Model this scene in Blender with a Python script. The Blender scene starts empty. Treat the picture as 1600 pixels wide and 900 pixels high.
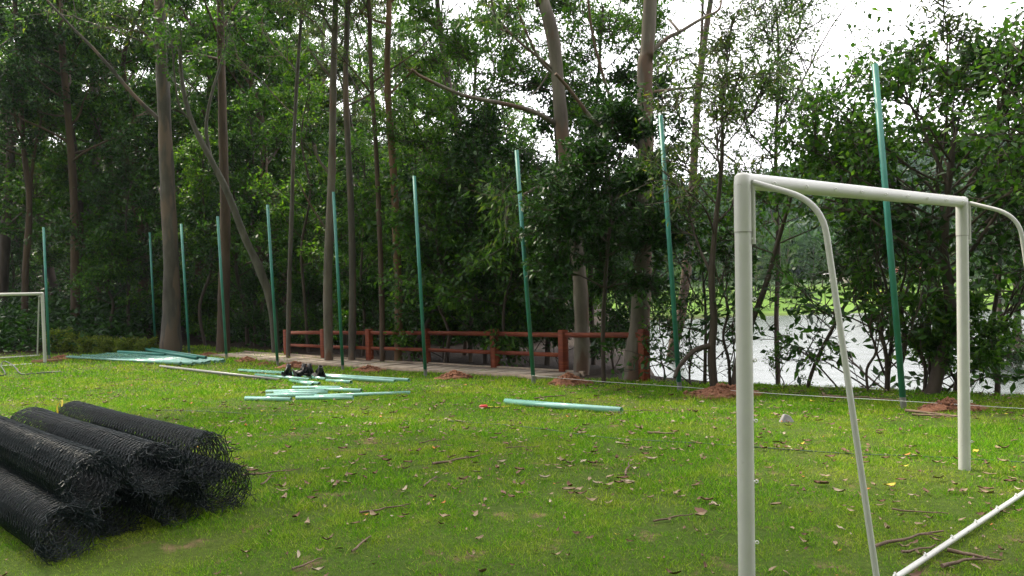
import bpy, math, random
import numpy as np
from mathutils import Vector

# ------------------------------------------------------------------ camera, sky, sun, exposure
SC = bpy.context.scene
COL = SC.collection
FPX = 1208.0; CZ = 1.57; PITCH = math.radians(1.5); ROLL = math.radians(1.5)
_F = np.array([0, math.cos(PITCH), -math.sin(PITCH)]); _X = np.array([1., 0, 0]); _U = np.cross(_X, _F)
UP = math.cos(ROLL)*_U + math.sin(ROLL)*_X; RT = math.cos(ROLL)*_X - math.sin(ROLL)*_U
CAM0 = np.array([0, 0, CZ])
cd = bpy.data.cameras.new('camera'); co = bpy.data.objects.new('camera', cd); COL.objects.link(co)
cd.sensor_width = 36; cd.lens = 36*FPX/1600; cd.clip_start = .05; cd.clip_end = 3000
from mathutils import Matrix
M = Matrix.Identity(4)
for i in range(3):
    M[i][0] = RT[i]; M[i][1] = UP[i]; M[i][2] = -_F[i]; M[i][3] = CAM0[i]
co.matrix_world = M
SC.camera = co

SUN_AZ = math.radians(-46); SUN_EL = math.radians(54)      # azimuth from the view direction, + = right
w = bpy.data.worlds.new('World'); SC.world = w; w.use_nodes = True
nt = w.node_tree; nt.nodes.clear()
sky = nt.nodes.new('ShaderNodeTexSky'); sky.sky_type = 'NISHITA'; sky.sun_disc = False
sky.sun_elevation = SUN_EL; sky.sun_rotation = SUN_AZ; sky.air_density = 1.0; sky.dust_density = 3.0
tc = nt.nodes.new('ShaderNodeTexCoord'); nz = nt.nodes.new('ShaderNodeTexNoise')
nz.inputs['Scale'].default_value = 2.2; nz.inputs['Detail'].default_value = 5
nt.links.new(tc.outputs['Generated'], nz.inputs['Vector'])
cr = nt.nodes.new('ShaderNodeValToRGB'); cr.color_ramp.elements[0].position = .25; cr.color_ramp.elements[1].position = .7
cr.color_ramp.elements[0].color = (.80, .80, .80, 1); cr.color_ramp.elements[1].color = (1, 1, 1, 1)
nt.links.new(nz.outputs['Fac'], cr.inputs['Fac'])
cl = nt.nodes.new('ShaderNodeMix'); cl.data_type = 'RGBA'
cl.inputs['A'].default_value = (11.0, 10.7, 11.0, 1)
cl.inputs['B'].default_value = (14.0, 13.6, 13.9, 1)
nt.links.new(nz.outputs['Fac'], cl.inputs['Factor'])
mx = nt.nodes.new('ShaderNodeMix'); mx.data_type = 'RGBA'
nt.links.new(cr.outputs['Color'], mx.inputs['Factor'])
nt.links.new(sky.outputs['Color'], mx.inputs['A']); nt.links.new(cl.outputs['Result'], mx.inputs['B'])
dt = nt.nodes.new('ShaderNodeVectorMath'); dt.operation = 'DOT_PRODUCT'; nt.links.new(tc.outputs['Generated'], dt.inputs[0])
GLOW = (math.radians(4), math.radians(40))          # brightest part of the cloud sheet: the white sky in view
dt.inputs[1].default_value = (math.sin(GLOW[0])*math.cos(GLOW[1]), math.cos(GLOW[0])*math.cos(GLOW[1]), math.sin(GLOW[1]))
gl = nt.nodes.new('ShaderNodeMapRange'); gl.inputs['From Min'].default_value = -.4; gl.inputs['From Max'].default_value = 1
gl.inputs['To Min'].default_value = .6; gl.inputs['To Max'].default_value = 3.0; nt.links.new(dt.outputs['Value'], gl.inputs['Value'])
sc_ = nt.nodes.new('ShaderNodeVectorMath'); sc_.operation = 'SCALE'; nt.links.new(mx.outputs['Result'], sc_.inputs[0]); nt.links.new(gl.outputs['Result'], sc_.inputs['Scale'])
bg = nt.nodes.new('ShaderNodeBackground'); bg.inputs['Strength'].default_value = .075
nt.links.new(sc_.outputs['Vector'], bg.inputs['Color'])
wo = nt.nodes.new('ShaderNodeOutputWorld'); nt.links.new(bg.outputs['Background'], wo.inputs['Surface'])

sl = bpy.data.lights.new('sun', 'SUN'); sl.energy = 5.0; sl.angle = math.radians(4); sl.color = (1, .91, .74)
so = bpy.data.objects.new('sun', sl); COL.objects.link(so)
sd = Vector((math.sin(SUN_AZ)*math.cos(SUN_EL), math.cos(SUN_AZ)*math.cos(SUN_EL), math.sin(SUN_EL)))
so.rotation_euler = sd.to_track_quat('Z', 'Y').to_euler(); so.location = (-20, 10, 30)
vs = SC.view_settings; vs.view_transform = 'Standard'; vs.look = 'None'; vs.exposure = 0.5; vs.gamma = 1; vs.use_curve_mapping = False
SC.cycles.max_bounces = 8; SC.cycles.diffuse_bounces = 4; SC.cycles.transmission_bounces = 4

RNG = np.random.default_rng(7); random.seed(7)

# ------------------------------------------------------------------ projection helpers
def P(px, py, d): return CAM0 + (_F + (px-800)/FPX*RT + (450-py)/FPX*UP)*d
def px_of(x, y, z):
    v = np.array([x, y, z]) - CAM0; d = v@_F
    return 800 + FPX*(v@RT)/d, 450 - FPX*(v@UP)/d

# ------------------------------------------------------------------ terrain
GY = np.array([-400, -5, 0, 3.5, 5.7, 7.3, 8.9, 11.1, 13.15, 15.36, 17.2, 19.1, 21.7, 23.3, 26.8, 35, 60, 900.])
GZ = np.array([0, 0, 0, 0, -.015, -.07, -.17, -.28, -.42, -.55, -.64, -.71, -.78, -.84, -.88, -.9, -.9, -.9])
ZW = CZ - 5.45
def sst(a, b, x):
    t = np.clip((x-a)/(b-a), 0, 1); return t*t*(3-2*t)
def vnoise(x, y, sc, seed=0):
    x = np.asarray(x, float)/sc; y = np.asarray(y, float)/sc
    i = np.floor(x).astype(np.int64); j = np.floor(y).astype(np.int64); fx = x-i; fy = y-j
    fx = fx*fx*(3-2*fx); fy = fy*fy*(3-2*fy)
    def h(a, b):
        n = (a*374761393 + b*668265263 + seed*974711) & 0x7fffffff
        n = ((n ^ (n >> 13))*1274126177) & 0x7fffffff
        return ((n ^ (n >> 16)) & 0xffff)/65535.
    return (h(i, j)*(1-fx)+h(i+1, j)*fx)*(1-fy) + (h(i, j+1)*(1-fx)+h(i+1, j+1)*fx)*fy
NRM = np.array([.727, .687]); ALG = np.array([-.687, .727]); ORI = np.array([2.38, 11.1])
def s_of(x, y): return (np.asarray(x)-ORI[0])*NRM[0] + (np.asarray(y)-ORI[1])*NRM[1]
def u_of(x, y): return (np.asarray(x)-ORI[0])*ALG[0] + (np.asarray(y)-ORI[1])*ALG[1]
def lakef(x, y):
    e = x - .10*y - .2
    return sst(0, 4.5, e)*sst(1.9, 6.5, s_of(x, y))*(1-sst(74, 82, y + 1.5*np.sin(x*.12)))
def G(x, y):
    x = np.asarray(x, float); y = np.asarray(y, float)
    z = np.interp(y, GY, GZ) * 1.0
    s = s_of(x, y)
    far = sst(70, 80, y)*sst(-25, 0, x-.08*y)
    # left slope behind the goal and the wooded hillside
    lft = sst(-11.5, -16, x)*sst(24.5, 30, y)
    z = z + lft*(.9 + .03*(vnoise(x, y, 1.3)-.5))
    hill = np.clip(y-36, 0, 200)*.20*sst(6, -8, x-.0*y)
    z = z + hill*(1-far)
    lk = lakef(x, y)
    z = z*(1-lk) + (ZW-1.2)*lk
    # far bank and hills
    zb = ZW + .15 + 2.0*sst(79, 108, y) + .012*np.clip(y-108, 0, 40)
    az = x/np.maximum(y, 1)
    ridge = np.interp(az, [-1.2, -.2, .03, .2, .35, .52, .7, 1.2], [40, 20, 15, 27, 34, 42, 46, 40])
    zb = zb + (ridge+4)*sst(135, 360, y)**.9 + 5*sst(140, 220, y)*(vnoise(x, y, 60, 3)-.5)
    z = z*(1-far) + zb*far
    near = (1-sst(60, 75, y))
    z = z + near*(.05*(vnoise(x, y, 2.6, 1)-.5) + .02*(vnoise(x, y, .7, 2)-.5))*sst(1., 6, y)
    return z
def g1(x, y): return float(G(x, y))
def RG(px, py):
    dirv = (_F + (px-800)/FPX*RT + (450-py)/FPX*UP)
    d = np.concatenate([np.arange(1.5, 45, .02), np.arange(45, 300, .5)])
    pts = CAM0 + d[:, None]*dirv
    below = pts[:, 2] < G(pts[:, 0], pts[:, 1])
    k = int(np.argmax(below)) if below.any() else len(d)-1
    p = pts[k].copy(); p[2] = g1(p[0], p[1]); return p
def RGd(px, py): return float((RG(px, py)-CAM0)@_F)

# ------------------------------------------------------------------ mesh helpers
class MB:
    def __init__(s): s.V = []; s.Q = []; s.T = []; s.R = []; s.n = 0
    def add(s, V, Q=None, T=None, r=0.5):
        V = np.asarray(V, float).reshape(-1, 3)
        s.V.append(V)
        if Q is not None and len(Q): s.Q.append(np.asarray(Q, np.int64).reshape(-1, 4)+s.n)
        if T is not None and len(T): s.T.append(np.asarray(T, np.int64).reshape(-1, 3)+s.n)
        r = np.asarray(r, float)
        s.R.append(np.full(len(V), float(r)) if r.ndim == 0 else r)
        s.n += len(V)
    def mesh(s, name, mat, smooth=True, org=(0, 0, 0)):
        V = np.concatenate(s.V)-np.asarray(org, float) if s.V else np.zeros((0, 3))
        Q = np.concatenate(s.Q) if s.Q else np.zeros((0, 4), np.int64)
        T = np.concatenate(s.T) if s.T else np.zeros((0, 3), np.int64)
        me = bpy.data.meshes.new(name)
        me.vertices.add(len(V)); me.vertices.foreach_set('co', V.astype(np.float32).ravel())
        li = np.concatenate([Q.ravel(), T.ravel()]).astype(np.int32)
        me.loops.add(len(li)); me.loops.foreach_set('vertex_index', li)
        st = np.concatenate([np.arange(len(Q))*4, len(Q)*4+np.arange(len(T))*3]).astype(np.int32)
        me.polygons.add(len(st)); me.polygons.foreach_set('loop_start', st)
        if smooth: me.polygons.foreach_set('use_smooth', np.ones(len(st), bool))
        at = me.attributes.new('rnd', 'FLOAT', 'POINT'); at.data.foreach_set('value', np.concatenate(s.R).astype(np.float32))
        me.update(calc_edges=True)
        if mat: me.materials.append(mat)
        return me
    def obj(s, name, mat, parent=None, smooth=True, org=(0, 0, 0), loc=None):
        o = bpy.data.objects.new(name, s.mesh(name, mat, smooth, org)); COL.objects.link(o)
        if parent: o.parent = parent
        if loc is not None: o.location = loc
        return o
def nrmz(v):
    v = np.asarray(v, float); return v/np.maximum(np.linalg.norm(v, axis=-1, keepdims=True), 1e-9)
def tube(mb, pts, rad, n=8, cap=True, r=.5, wob=0, rng=None):
    pts = np.asarray(pts, float); k = len(pts); rad = np.full(k, float(rad)) if np.ndim(rad) == 0 else np.asarray(rad, float)
    tg = np.gradient(pts, axis=0); tg = nrmz(tg)
    ref = np.array([1., 0, 0]) if abs(tg[0][0]) < .8 else np.array([0, 1., 0])
    a = nrmz(np.cross(tg[0], ref)); V = []
    th = np.arange(n)/n*2*math.pi
    for i in range(k):
        a = nrmz(a - tg[i]*(a@tg[i])); b = np.cross(tg[i], a)
        rr = rad[i]*(1+(wob*(rng.random(n)-.5) if wob else 0))
        V.append(pts[i] + np.outer(np.cos(th)*rr, a) + np.outer(np.sin(th)*rr, b))
    V = np.concatenate(V); i0 = np.arange(k-1)[:, None]*n; j = np.arange(n)[None]; j2 = (j+1) % n
    Q = np.stack([i0+j, i0+j2, i0+n+j2, i0+n+j], -1).reshape(-1, 4); T = []
    if cap:
        V = np.concatenate([V, V[:n], V[(k-1)*n:k*n], pts[:1], pts[-1:]])
        for q in range(n):
            T.append((k*n+2*n, k*n+(q+1) % n, k*n+q)); T.append((k*n+2*n+1, k*n+n+q, k*n+n+(q+1) % n))
    mb.add(V, Q, T, r)
def pipe(mb, a, b, ro, ri, n=12, depth=.25):          # hollow pipe with dark bores at both ends
    a = np.asarray(a, float); b = np.asarray(b, float); ax = nrmz(b-a)
    ref = np.array([0, 0, 1.]) if abs(ax[2]) < .8 else np.array([1., 0, 0])
    u = nrmz(np.cross(ax, ref)); v = np.cross(ax, u); th = np.arange(n)/n*2*math.pi
    ring = lambda c, r: c + np.outer(np.cos(th)*r, u) + np.outer(np.sin(th)*r, v)
    rings = [ring(a+ax*depth, ri), ring(a, ri), ring(a, ro), ring(b, ro), ring(b, ri), ring(b-ax*depth, ri)]
    V = np.concatenate(rings); Q = []
    for k in range(5):
        for j in range(n):
            j2 = (j+1) % n; Q.append((k*n+j, k*n+j2, (k+1)*n+j2, (k+1)*n+j))
    T = [(0*n, j, j+1) for j in range(1, n-1)] + [(5*n, 5*n+j+1, 5*n+j) for j in range(1, n-1)]
    mb.add(V, Q, T)
def box(mb, c, ax, ay, az, r=.5, bev=0):
    c = np.asarray(c, float); ax, ay, az = (np.asarray(v, float) for v in (ax, ay, az))
    if not bev:
        V = [c+sx*ax+sy*ay+sz*az for sz in (-1, 1) for sy in (-1, 1) for sx in (-1, 1)]
        Q = [(0, 2, 3, 1), (4, 5, 7, 6), (0, 1, 5, 4), (2, 6, 7, 3), (0, 4, 6, 2), (1, 3, 7, 5)]
        mb.add(V, Q, None, r); return
    lx, ly, lz = (np.linalg.norm(v) for v in (ax, ay, az)); V = []; 
    def pt(sx, sy, sz, m):
        ins = [bev/lx, bev/ly, bev/lz]; s3 = [sx, sy, sz]
        f = [s3[i]*(1-(ins[i] if i != m else 0)) for i in range(3)]
        return c+f[0]*ax+f[1]*ay+f[2]*az
    idx = {}
    for m in range(3):
        for sx in (-1, 1):
            for sy in (-1, 1):
                for sz in (-1, 1):
                    idx[(sx, sy, sz, m)] = len(V); V.append(pt(sx, sy, sz, m))
    Q = []; T = []
    q = lambda *k: Q.append(tuple(idx[i] for i in k))
    for s in (-1, 1):
        f = [(s, -1, -1, 0), (s, 1, -1, 0), (s, 1, 1, 0), (s, -1, 1, 0)]; q(*(f if s > 0 else f[::-1]))
        f = [(-1, s, -1, 1), (-1, s, 1, 1), (1, s, 1, 1), (1, s, -1, 1)]; q(*(f if s > 0 else f[::-1]))
        f = [(-1, -1, s, 2), (1, -1, s, 2), (1, 1, s, 2), (-1, 1, s, 2)]; q(*(f if s > 0 else f[::-1]))
    for a in (-1, 1):
        for b in (-1, 1):
            q((-1, a, b, 1), (1, a, b, 1), (1, a, b, 2), (-1, a, b, 2))
            q((a, -1, b, 0), (a, 1, b, 0), (a, 1, b, 2), (a, -1, b, 2))
            q((a, b, -1, 0), (a, b, 1, 0), (a, b, 1, 1), (a, b, -1, 1))
            for c_ in (-1, 1): T.append((idx[(a, b, c_, 0)], idx[(a, b, c_, 1)], idx[(a, b, c_, 2)]))
    mb.add(V, Q, T, r)
def segs(mb, A, B, ra, rb, n=3):                          # many thin straight prisms at once
    A = np.asarray(A); B = np.asarray(B); N = len(A)
    if N == 0: return
    t = nrmz(B-A); ref = np.where(np.abs(t[:, 2:3]) < .8, [[0, 0, 1.]], [[1., 0, 0]])
    u = nrmz(np.cross(t, ref)); v = np.cross(t, u); th = np.arange(n)/n*2*math.pi
    ra = np.broadcast_to(ra, (N,)); rb = np.broadcast_to(rb, (N,))
    off = np.cos(th)[None, :, None]*u[:, None] + np.sin(th)[None, :, None]*v[:, None]
    V = np.concatenate([A[:, None]+off*ra[:, None, None], B[:, None]+off*rb[:, None, None]], 1).reshape(-1, 3)
    j = np.arange(n); j2 = (j+1) % n; q = np.stack([j, j2, n+j2, n+j], -1)
    mb.add(V, (np.arange(N)[:, None, None]*2*n+q[None]).reshape(-1, 4))
def leaves(mb, pos, dr, L, W, rng, up=None, fold=.15):
    N = len(pos); dr = nrmz(dr); rv = rng.normal(size=(N, 3))
    if up is not None: rv = rv*up + np.array([0, 0, 1.])
    side = nrmz(np.cross(dr, rv)); nn = np.cross(side, dr)
    L = np.broadcast_to(L, (N,))[:, None]*(.7+.6*rng.random((N, 1))); Wd = np.broadcast_to(W, (N,))[:, None]*(.7+.6*rng.random((N, 1)))
    m = pos+dr*L*.45 + nn*Wd*fold
    V = np.stack([pos, m+side*Wd*.5, pos+dr*L, m-side*Wd*.5], 1).reshape(-1, 3)
    Q = np.arange(N*4).reshape(N, 4)
    mb.add(V, Q, None, np.repeat(rng.random(N), 4))

# ------------------------------------------------------------------ scene helpers
def thing(name, label, cat, loc=(0, 0, 0), group=None):
    o = bpy.data.objects.new(name, None); COL.objects.link(o); o.location = loc; o.empty_display_size = .2
    o['label'] = label; o['category'] = cat
    if group: o['group'] = group
    return o
def tag(o, label, cat, group=None):
    o['label'] = label; o['category'] = cat
    if group: o['group'] = group
    return o
def dup(root, loc, rz=0, sc=1, label=None, group=None):
    r = root.copy(); COL.objects.link(r); r.location = loc; r.rotation_euler = (0, 0, rz)
    r.scale = (sc, sc, sc) if np.ndim(sc) == 0 else sc
    if label: r['label'] = label
    if group: r['group'] = group
    for ch in root.children:
        c = ch.copy(); COL.objects.link(c); c.parent = r
    return r
ORD = ['first', 'second', 'third', 'fourth', 'fifth', 'sixth', 'seventh', 'eighth', 'ninth', 'tenth']

# ------------------------------------------------------------------ materials
def newmat(name):
    m = bpy.data.materials.new(name); m.use_nodes = True; n = m.node_tree.nodes; l = m.node_tree.links
    return m, n, l, n['Principled BSDF']
def ramp(n, l, src, stops):
    r = n.new('ShaderNodeValToRGB'); e = r.color_ramp.elements
    while len(e) < len(stops): e.new(.5)
    for i, (p, c) in enumerate(stops): e[i].position = p; e[i].color = (*c, 1)
    l.new(src, r.inputs['Fac']); return r.outputs['Color']
def noise(n, l, scale, detail=4, vec=None, rough=.55, coord='Object', stretch=None):
    t = n.new('ShaderNodeTexNoise'); t.inputs['Scale'].default_value = scale; t.inputs['Detail'].default_value = detail; t.inputs['Roughness'].default_value = rough
    if vec is None:
        c = n.new('ShaderNodeTexCoord'); vec = c.outputs[coord]
    if stretch:
        mp = n.new('ShaderNodeMapping'); mp.inputs['Scale'].default_value = stretch; l.new(vec, mp.inputs['Vector']); vec = mp.outputs['Vector']
    l.new(vec, t.inputs['Vector']); return t.outputs['Fac']
def mixc(n, l, f, a, b, mode='MIX'):
    m = n.new('ShaderNodeMix'); m.data_type = 'RGBA'; m.blend_type = mode
    for s, v in (('Factor', f), ('A', a), ('B', b)):
        if isinstance(v, (int, float)): m.inputs[s].default_value = v
        elif isinstance(v, tuple): m.inputs[s].default_value = (*v, 1)
        else: l.new(v, m.inputs[s])
    return m.outputs['Result']
def attr(n, name='rnd'):
    a = n.new('ShaderNodeAttribute'); a.attribute_name = name; return a.outputs['Fac']
def bump(n, l, h, st, dist, b):
    m = n.new('ShaderNodeBump'); m.inputs['Strength'].default_value = st; m.inputs['Distance'].default_value = dist
    l.new(h, m.inputs['Height']); l.new(m.outputs['Normal'], b.inputs['Normal'])
def leafmat(name, stops, trans=.35, rough=.46, spec=.28):
    m, n, l, b = newmat(name)
    c = ramp(n, l, attr(n), stops)
    l.new(c, b.inputs['Base Color']); b.inputs['Roughness'].default_value = rough; b.inputs['Specular IOR Level'].default_value = spec
    t = n.new('ShaderNodeBsdfTranslucent'); l.new(mixc(n, l, 1.0, c, (1.25, 1.35, .55), 'MULTIPLY'), t.inputs['Color'])
    x = n.new('ShaderNodeMixShader'); x.inputs[0].default_value = trans
    l.new(b.outputs[0], x.inputs[1]); l.new(t.outputs[0], x.inputs[2]); l.new(x.outputs[0], n['Material Output'].inputs['Surface'])
    return m
def barkmat(name, stops, scale=3.5, st=.5, stretch=(1, 1, .22), patch=None):
    m, n, l, b = newmat(name)
    f = noise(n, l, scale, 6, stretch=stretch, rough=.62); c = ramp(n, l, f, stops)
    if patch:
        pf = ramp(n, l, noise(n, l, 1.7, 3, stretch=(1, 1, .3)), [(.5, (0, 0, 0)), (.56, (1, 1, 1))]); c = mixc(n, l, pf, c, patch)
    l.new(c, b.inputs['Base Color']); b.inputs['Roughness'].default_value = .85
    bump(n, l, noise(n, l, scale*5, 6, stretch=(1, 1, .15)), st, .02, b); return m
def plain(name, col, rough=.5, metal=0, var=.12, nscale=12, bst=.1, spec=.5):
    m, n, l, b = newmat(name); f = noise(n, l, nscale, 5)
    d = tuple(c*(1-var) for c in col); u = tuple(min(1, c*(1+var)) for c in col)
    l.new(ramp(n, l, f, [(.3, d), (.7, u)]), b.inputs['Base Color'])
    b.inputs['Roughness'].default_value = rough; b.inputs['Metallic'].default_value = metal; b.inputs['Specular IOR Level'].default_value = spec
    if bst: bump(n, l, noise(n, l, nscale*6, 4), bst, .004, b)
    return m

LF = {
 'euc': leafmat('leaf_grey_green', [(0, (.025, .06, .018)), (.5, (.055, .125, .03)), (.9, (.12, .21, .045)), (1, (.18, .22, .05))], .5),
 'deep': leafmat('leaf_deep_green', [(0, (.014, .048, .006)), (.6, (.042, .118, .012)), (1, (.10, .21, .022))], .42),
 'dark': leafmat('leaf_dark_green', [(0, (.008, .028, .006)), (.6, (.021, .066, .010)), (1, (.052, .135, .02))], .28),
 'mid': leafmat('leaf_mid_green', [(0, (.02, .062, .010)), (.6, (.05, .130, .018)), (1, (.12, .23, .03))], .5),
 'bright': leafmat('leaf_bright_green', [(0, (.03, .09, .012)), (.6, (.07, .16, .02)), (1, (.17, .29, .03))], .52),
 'olive': leafmat('leaf_olive', [(0, (.025, .05, .011)), (.6, (.055, .105, .019)), (.93, (.11, .16, .03)), (1, (.20, .19, .03))], .4),
 'yellow': leafmat('leaf_yellow_green', [(0, (.06, .12, .015)), (.6, (.14, .20, .02)), (1, (.28, .30, .04))], .35),
}
BK = {
 'pale': barkmat('bark_pale_smooth', [(.3, (.06, .048, .036)), (.5, (.135, .115, .088)), (.68, (.23, .205, .16))], 2.6, .4, patch=(.12, .075, .048)),
 'grey': barkmat('bark_grey', [(.3, (.04, .033, .026)), (.55, (.09, .078, .062)), (.75, (.16, .14, .115))], 3, .5, patch=(.14, .10, .07)),
 'brown': barkmat('bark_brown', [(.3, (.035, .022, .013)), (.6, (.09, .058, .034)), (.8, (.16, .105, .065))], 4, .8),
 'dark': barkmat('bark_dark', [(.3, (.03, .022, .015)), (.6, (.075, .055, .04)), (.8, (.13, .10, .075))], 5, .9),
 'orange': barkmat('bark_orange', [(.3, (.06, .033, .017)), (.55, (.15, .085, .042)), (.78, (.24, .16, .09))], 3, .6),
 'moss': barkmat('bark_mossy', [(.3, (.035, .035, .022)), (.55, (.085, .08, .056)), (.78, (.15, .135, .10))], 4, .8),
}

# ------------------------------------------------------------------ ground, lake
def build_ground():
    def axis(lo, hi, fine, n):
        a = np.linspace(-1, 1, n); v = np.sinh(a*4.2)/np.sinh(4.2)
        return np.where(v < 0, -v*lo, v*hi)
    xs = axis(-420, 420, 0, 230); ys = np.concatenate([np.linspace(-60, 0, 12, endpoint=False), np.arange(0, 36, .3), np.geomspace(36, 900, 110)])
    X, Y = np.meshgrid(xs, ys); Z = G(X, Y); V = np.stack([X, Y, Z], -1).reshape(-1, 3)
    nx = len(xs); i = np.arange(len(ys)-1)[:, None]*nx + np.arange(nx-1)[None]
    Q = np.stack([i, i+1, i+nx+1, i+nx], -1).reshape(-1, 4)
    s = s_of(V[:, 0], V[:, 1]); u = u_of(V[:, 0], V[:, 1])
    lawn = lawn_mask(V[:, 0], V[:, 1])
    bank = sst(74, 80, V[:, 1])*sst(-20, 0, V[:, 0]-.08*V[:, 1])
    mb = MB(); mb.add(V, Q); o = mb.obj('ground', ground_mat())
    for nm, val in (('lawn', lawn), ('bank', bank)):
        a = o.data.attributes.new(nm, 'FLOAT', 'POINT'); a.data.foreach_set('value', val.astype(np.float32))
    o['kind'] = 'structure'
def lawn_mask(x, y):
    s = s_of(x, y); wob = (vnoise(x, y, 1.1, 5)-.5)*.8
    lim = np.interp(u_of(x, y), [-12, -3, 0, 3, 20, 30], [2.5, 2.2, 1.6, 1.2, 1.6, 1.6])
    a = 1-sst(-.25, .25, s-lim+wob*.7)
    b = 1-sst(-.4, .4, y-26.3+wob*2)
    c = 1-sst(-.4, .4, -13.2-x+ (wob*2) + .0*y)*sst(24.2, 25.6, y)
    return a*b*c
def ground_mat():
    m, n, l, b = newmat('ground_grass_soil')
    tcn = n.new('ShaderNodeTexCoord'); v = tcn.outputs['Object']
    big = noise(n, l, .55, 4, v); fine = noise(n, l, 26, 5, v, .7); mid = noise(n, l, 3.2, 4, v)
    g = ramp(n, l, big, [(.3, (.028, .062, .007)), (.52, (.055, .09, .012)), (.72, (.10, .11, .024))])
    g = mixc(n, l, .55, g, ramp(n, l, fine, [(.25, (.02, .032, .006)), (.6, (.08, .13, .015)), (.85, (.17, .18, .045))]))
    soil = ramp(n, l, fine, [(.3, (.10, .06, .035)), (.7, (.26, .17, .10))])
    bare = ramp(n, l, mid, [(.60, (0, 0, 0)), (.72, (.85, .85, .85))])
    g = mixc(n, l, bare, g, soil)
    lit = ramp(n, l, noise(n, l, 14, 6, v, .75), [(.3, (.012, .009, .006)), (.55, (.035, .024, .016)), (.75, (.09, .055, .036))])
    bankc = ramp(n, l, noise(n, l, .22, 5, v), [(.3, (.075, .155, .02)), (.6, (.115, .20, .028)), (.8, (.17, .22, .05))])
    frst = ramp(n, l, noise(n, l, .12, 5, v), [(.3, (.012, .03, .009)), (.7, (.035, .06, .018))])
    sep = n.new('ShaderNodeSeparateXYZ'); l.new(v, sep.inputs[0])
    mr = n.new('ShaderNodeMapRange'); mr.inputs['From Min'].default_value = 100; mr.inputs['From Max'].default_value = 108; l.new(sep.outputs['Y'], mr.inputs['Value'])
    bankc = mixc(n, l, mr.outputs['Result'], bankc, frst)
    c = mixc(n, l, attr(n, 'lawn'), lit, g); c = mixc(n, l, attr(n, 'bank'), c, bankc)
    l.new(c, b.inputs['Base Color']); b.inputs['Roughness'].default_value = .95; b.inputs['Specular IOR Level'].default_value = .15
    bump(n, l, fine, .9, .03, b); return m
build_ground()

def build_lake():
    m, n, l, b = newmat('lake_water')
    b.inputs['Base Color'].default_value = (.03, .045, .035, 1); b.inputs['Roughness'].default_value = .26; b.inputs['IOR'].default_value = 1.9
    bump(n, l, noise(n, l, 3.5, 4, stretch=(1, 1.3, 1)), .3, .05, b)
    xs = np.concatenate([np.linspace(-12, 0, 10, endpoint=False), np.arange(0, 64, .26), np.geomspace(64, 170, 30)]); ys = np.arange(8, 86, .24)
    X, Y = np.meshgrid(xs, ys)
    Z = ZW+.010*(vnoise(X, Y*1.3, 1.5, 41)-.5)+.012*(vnoise(X, Y*1.2, .75, 42)-.5)+.012*(vnoise(X*1.1+Y*.3, Y*1.2, 3.1, 43)-.5)
    nx = len(xs); i = np.arange(len(ys)-1)[:, None]*nx+np.arange(nx-1)[None]
    mb = MB(); mb.add(np.stack([X, Y, Z], -1).reshape(-1, 3), np.stack([i, i+1, i+nx+1, i+nx], -1).reshape(-1, 4)); o = mb.obj('water', m); o['kind'] = 'structure'
build_lake()

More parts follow.
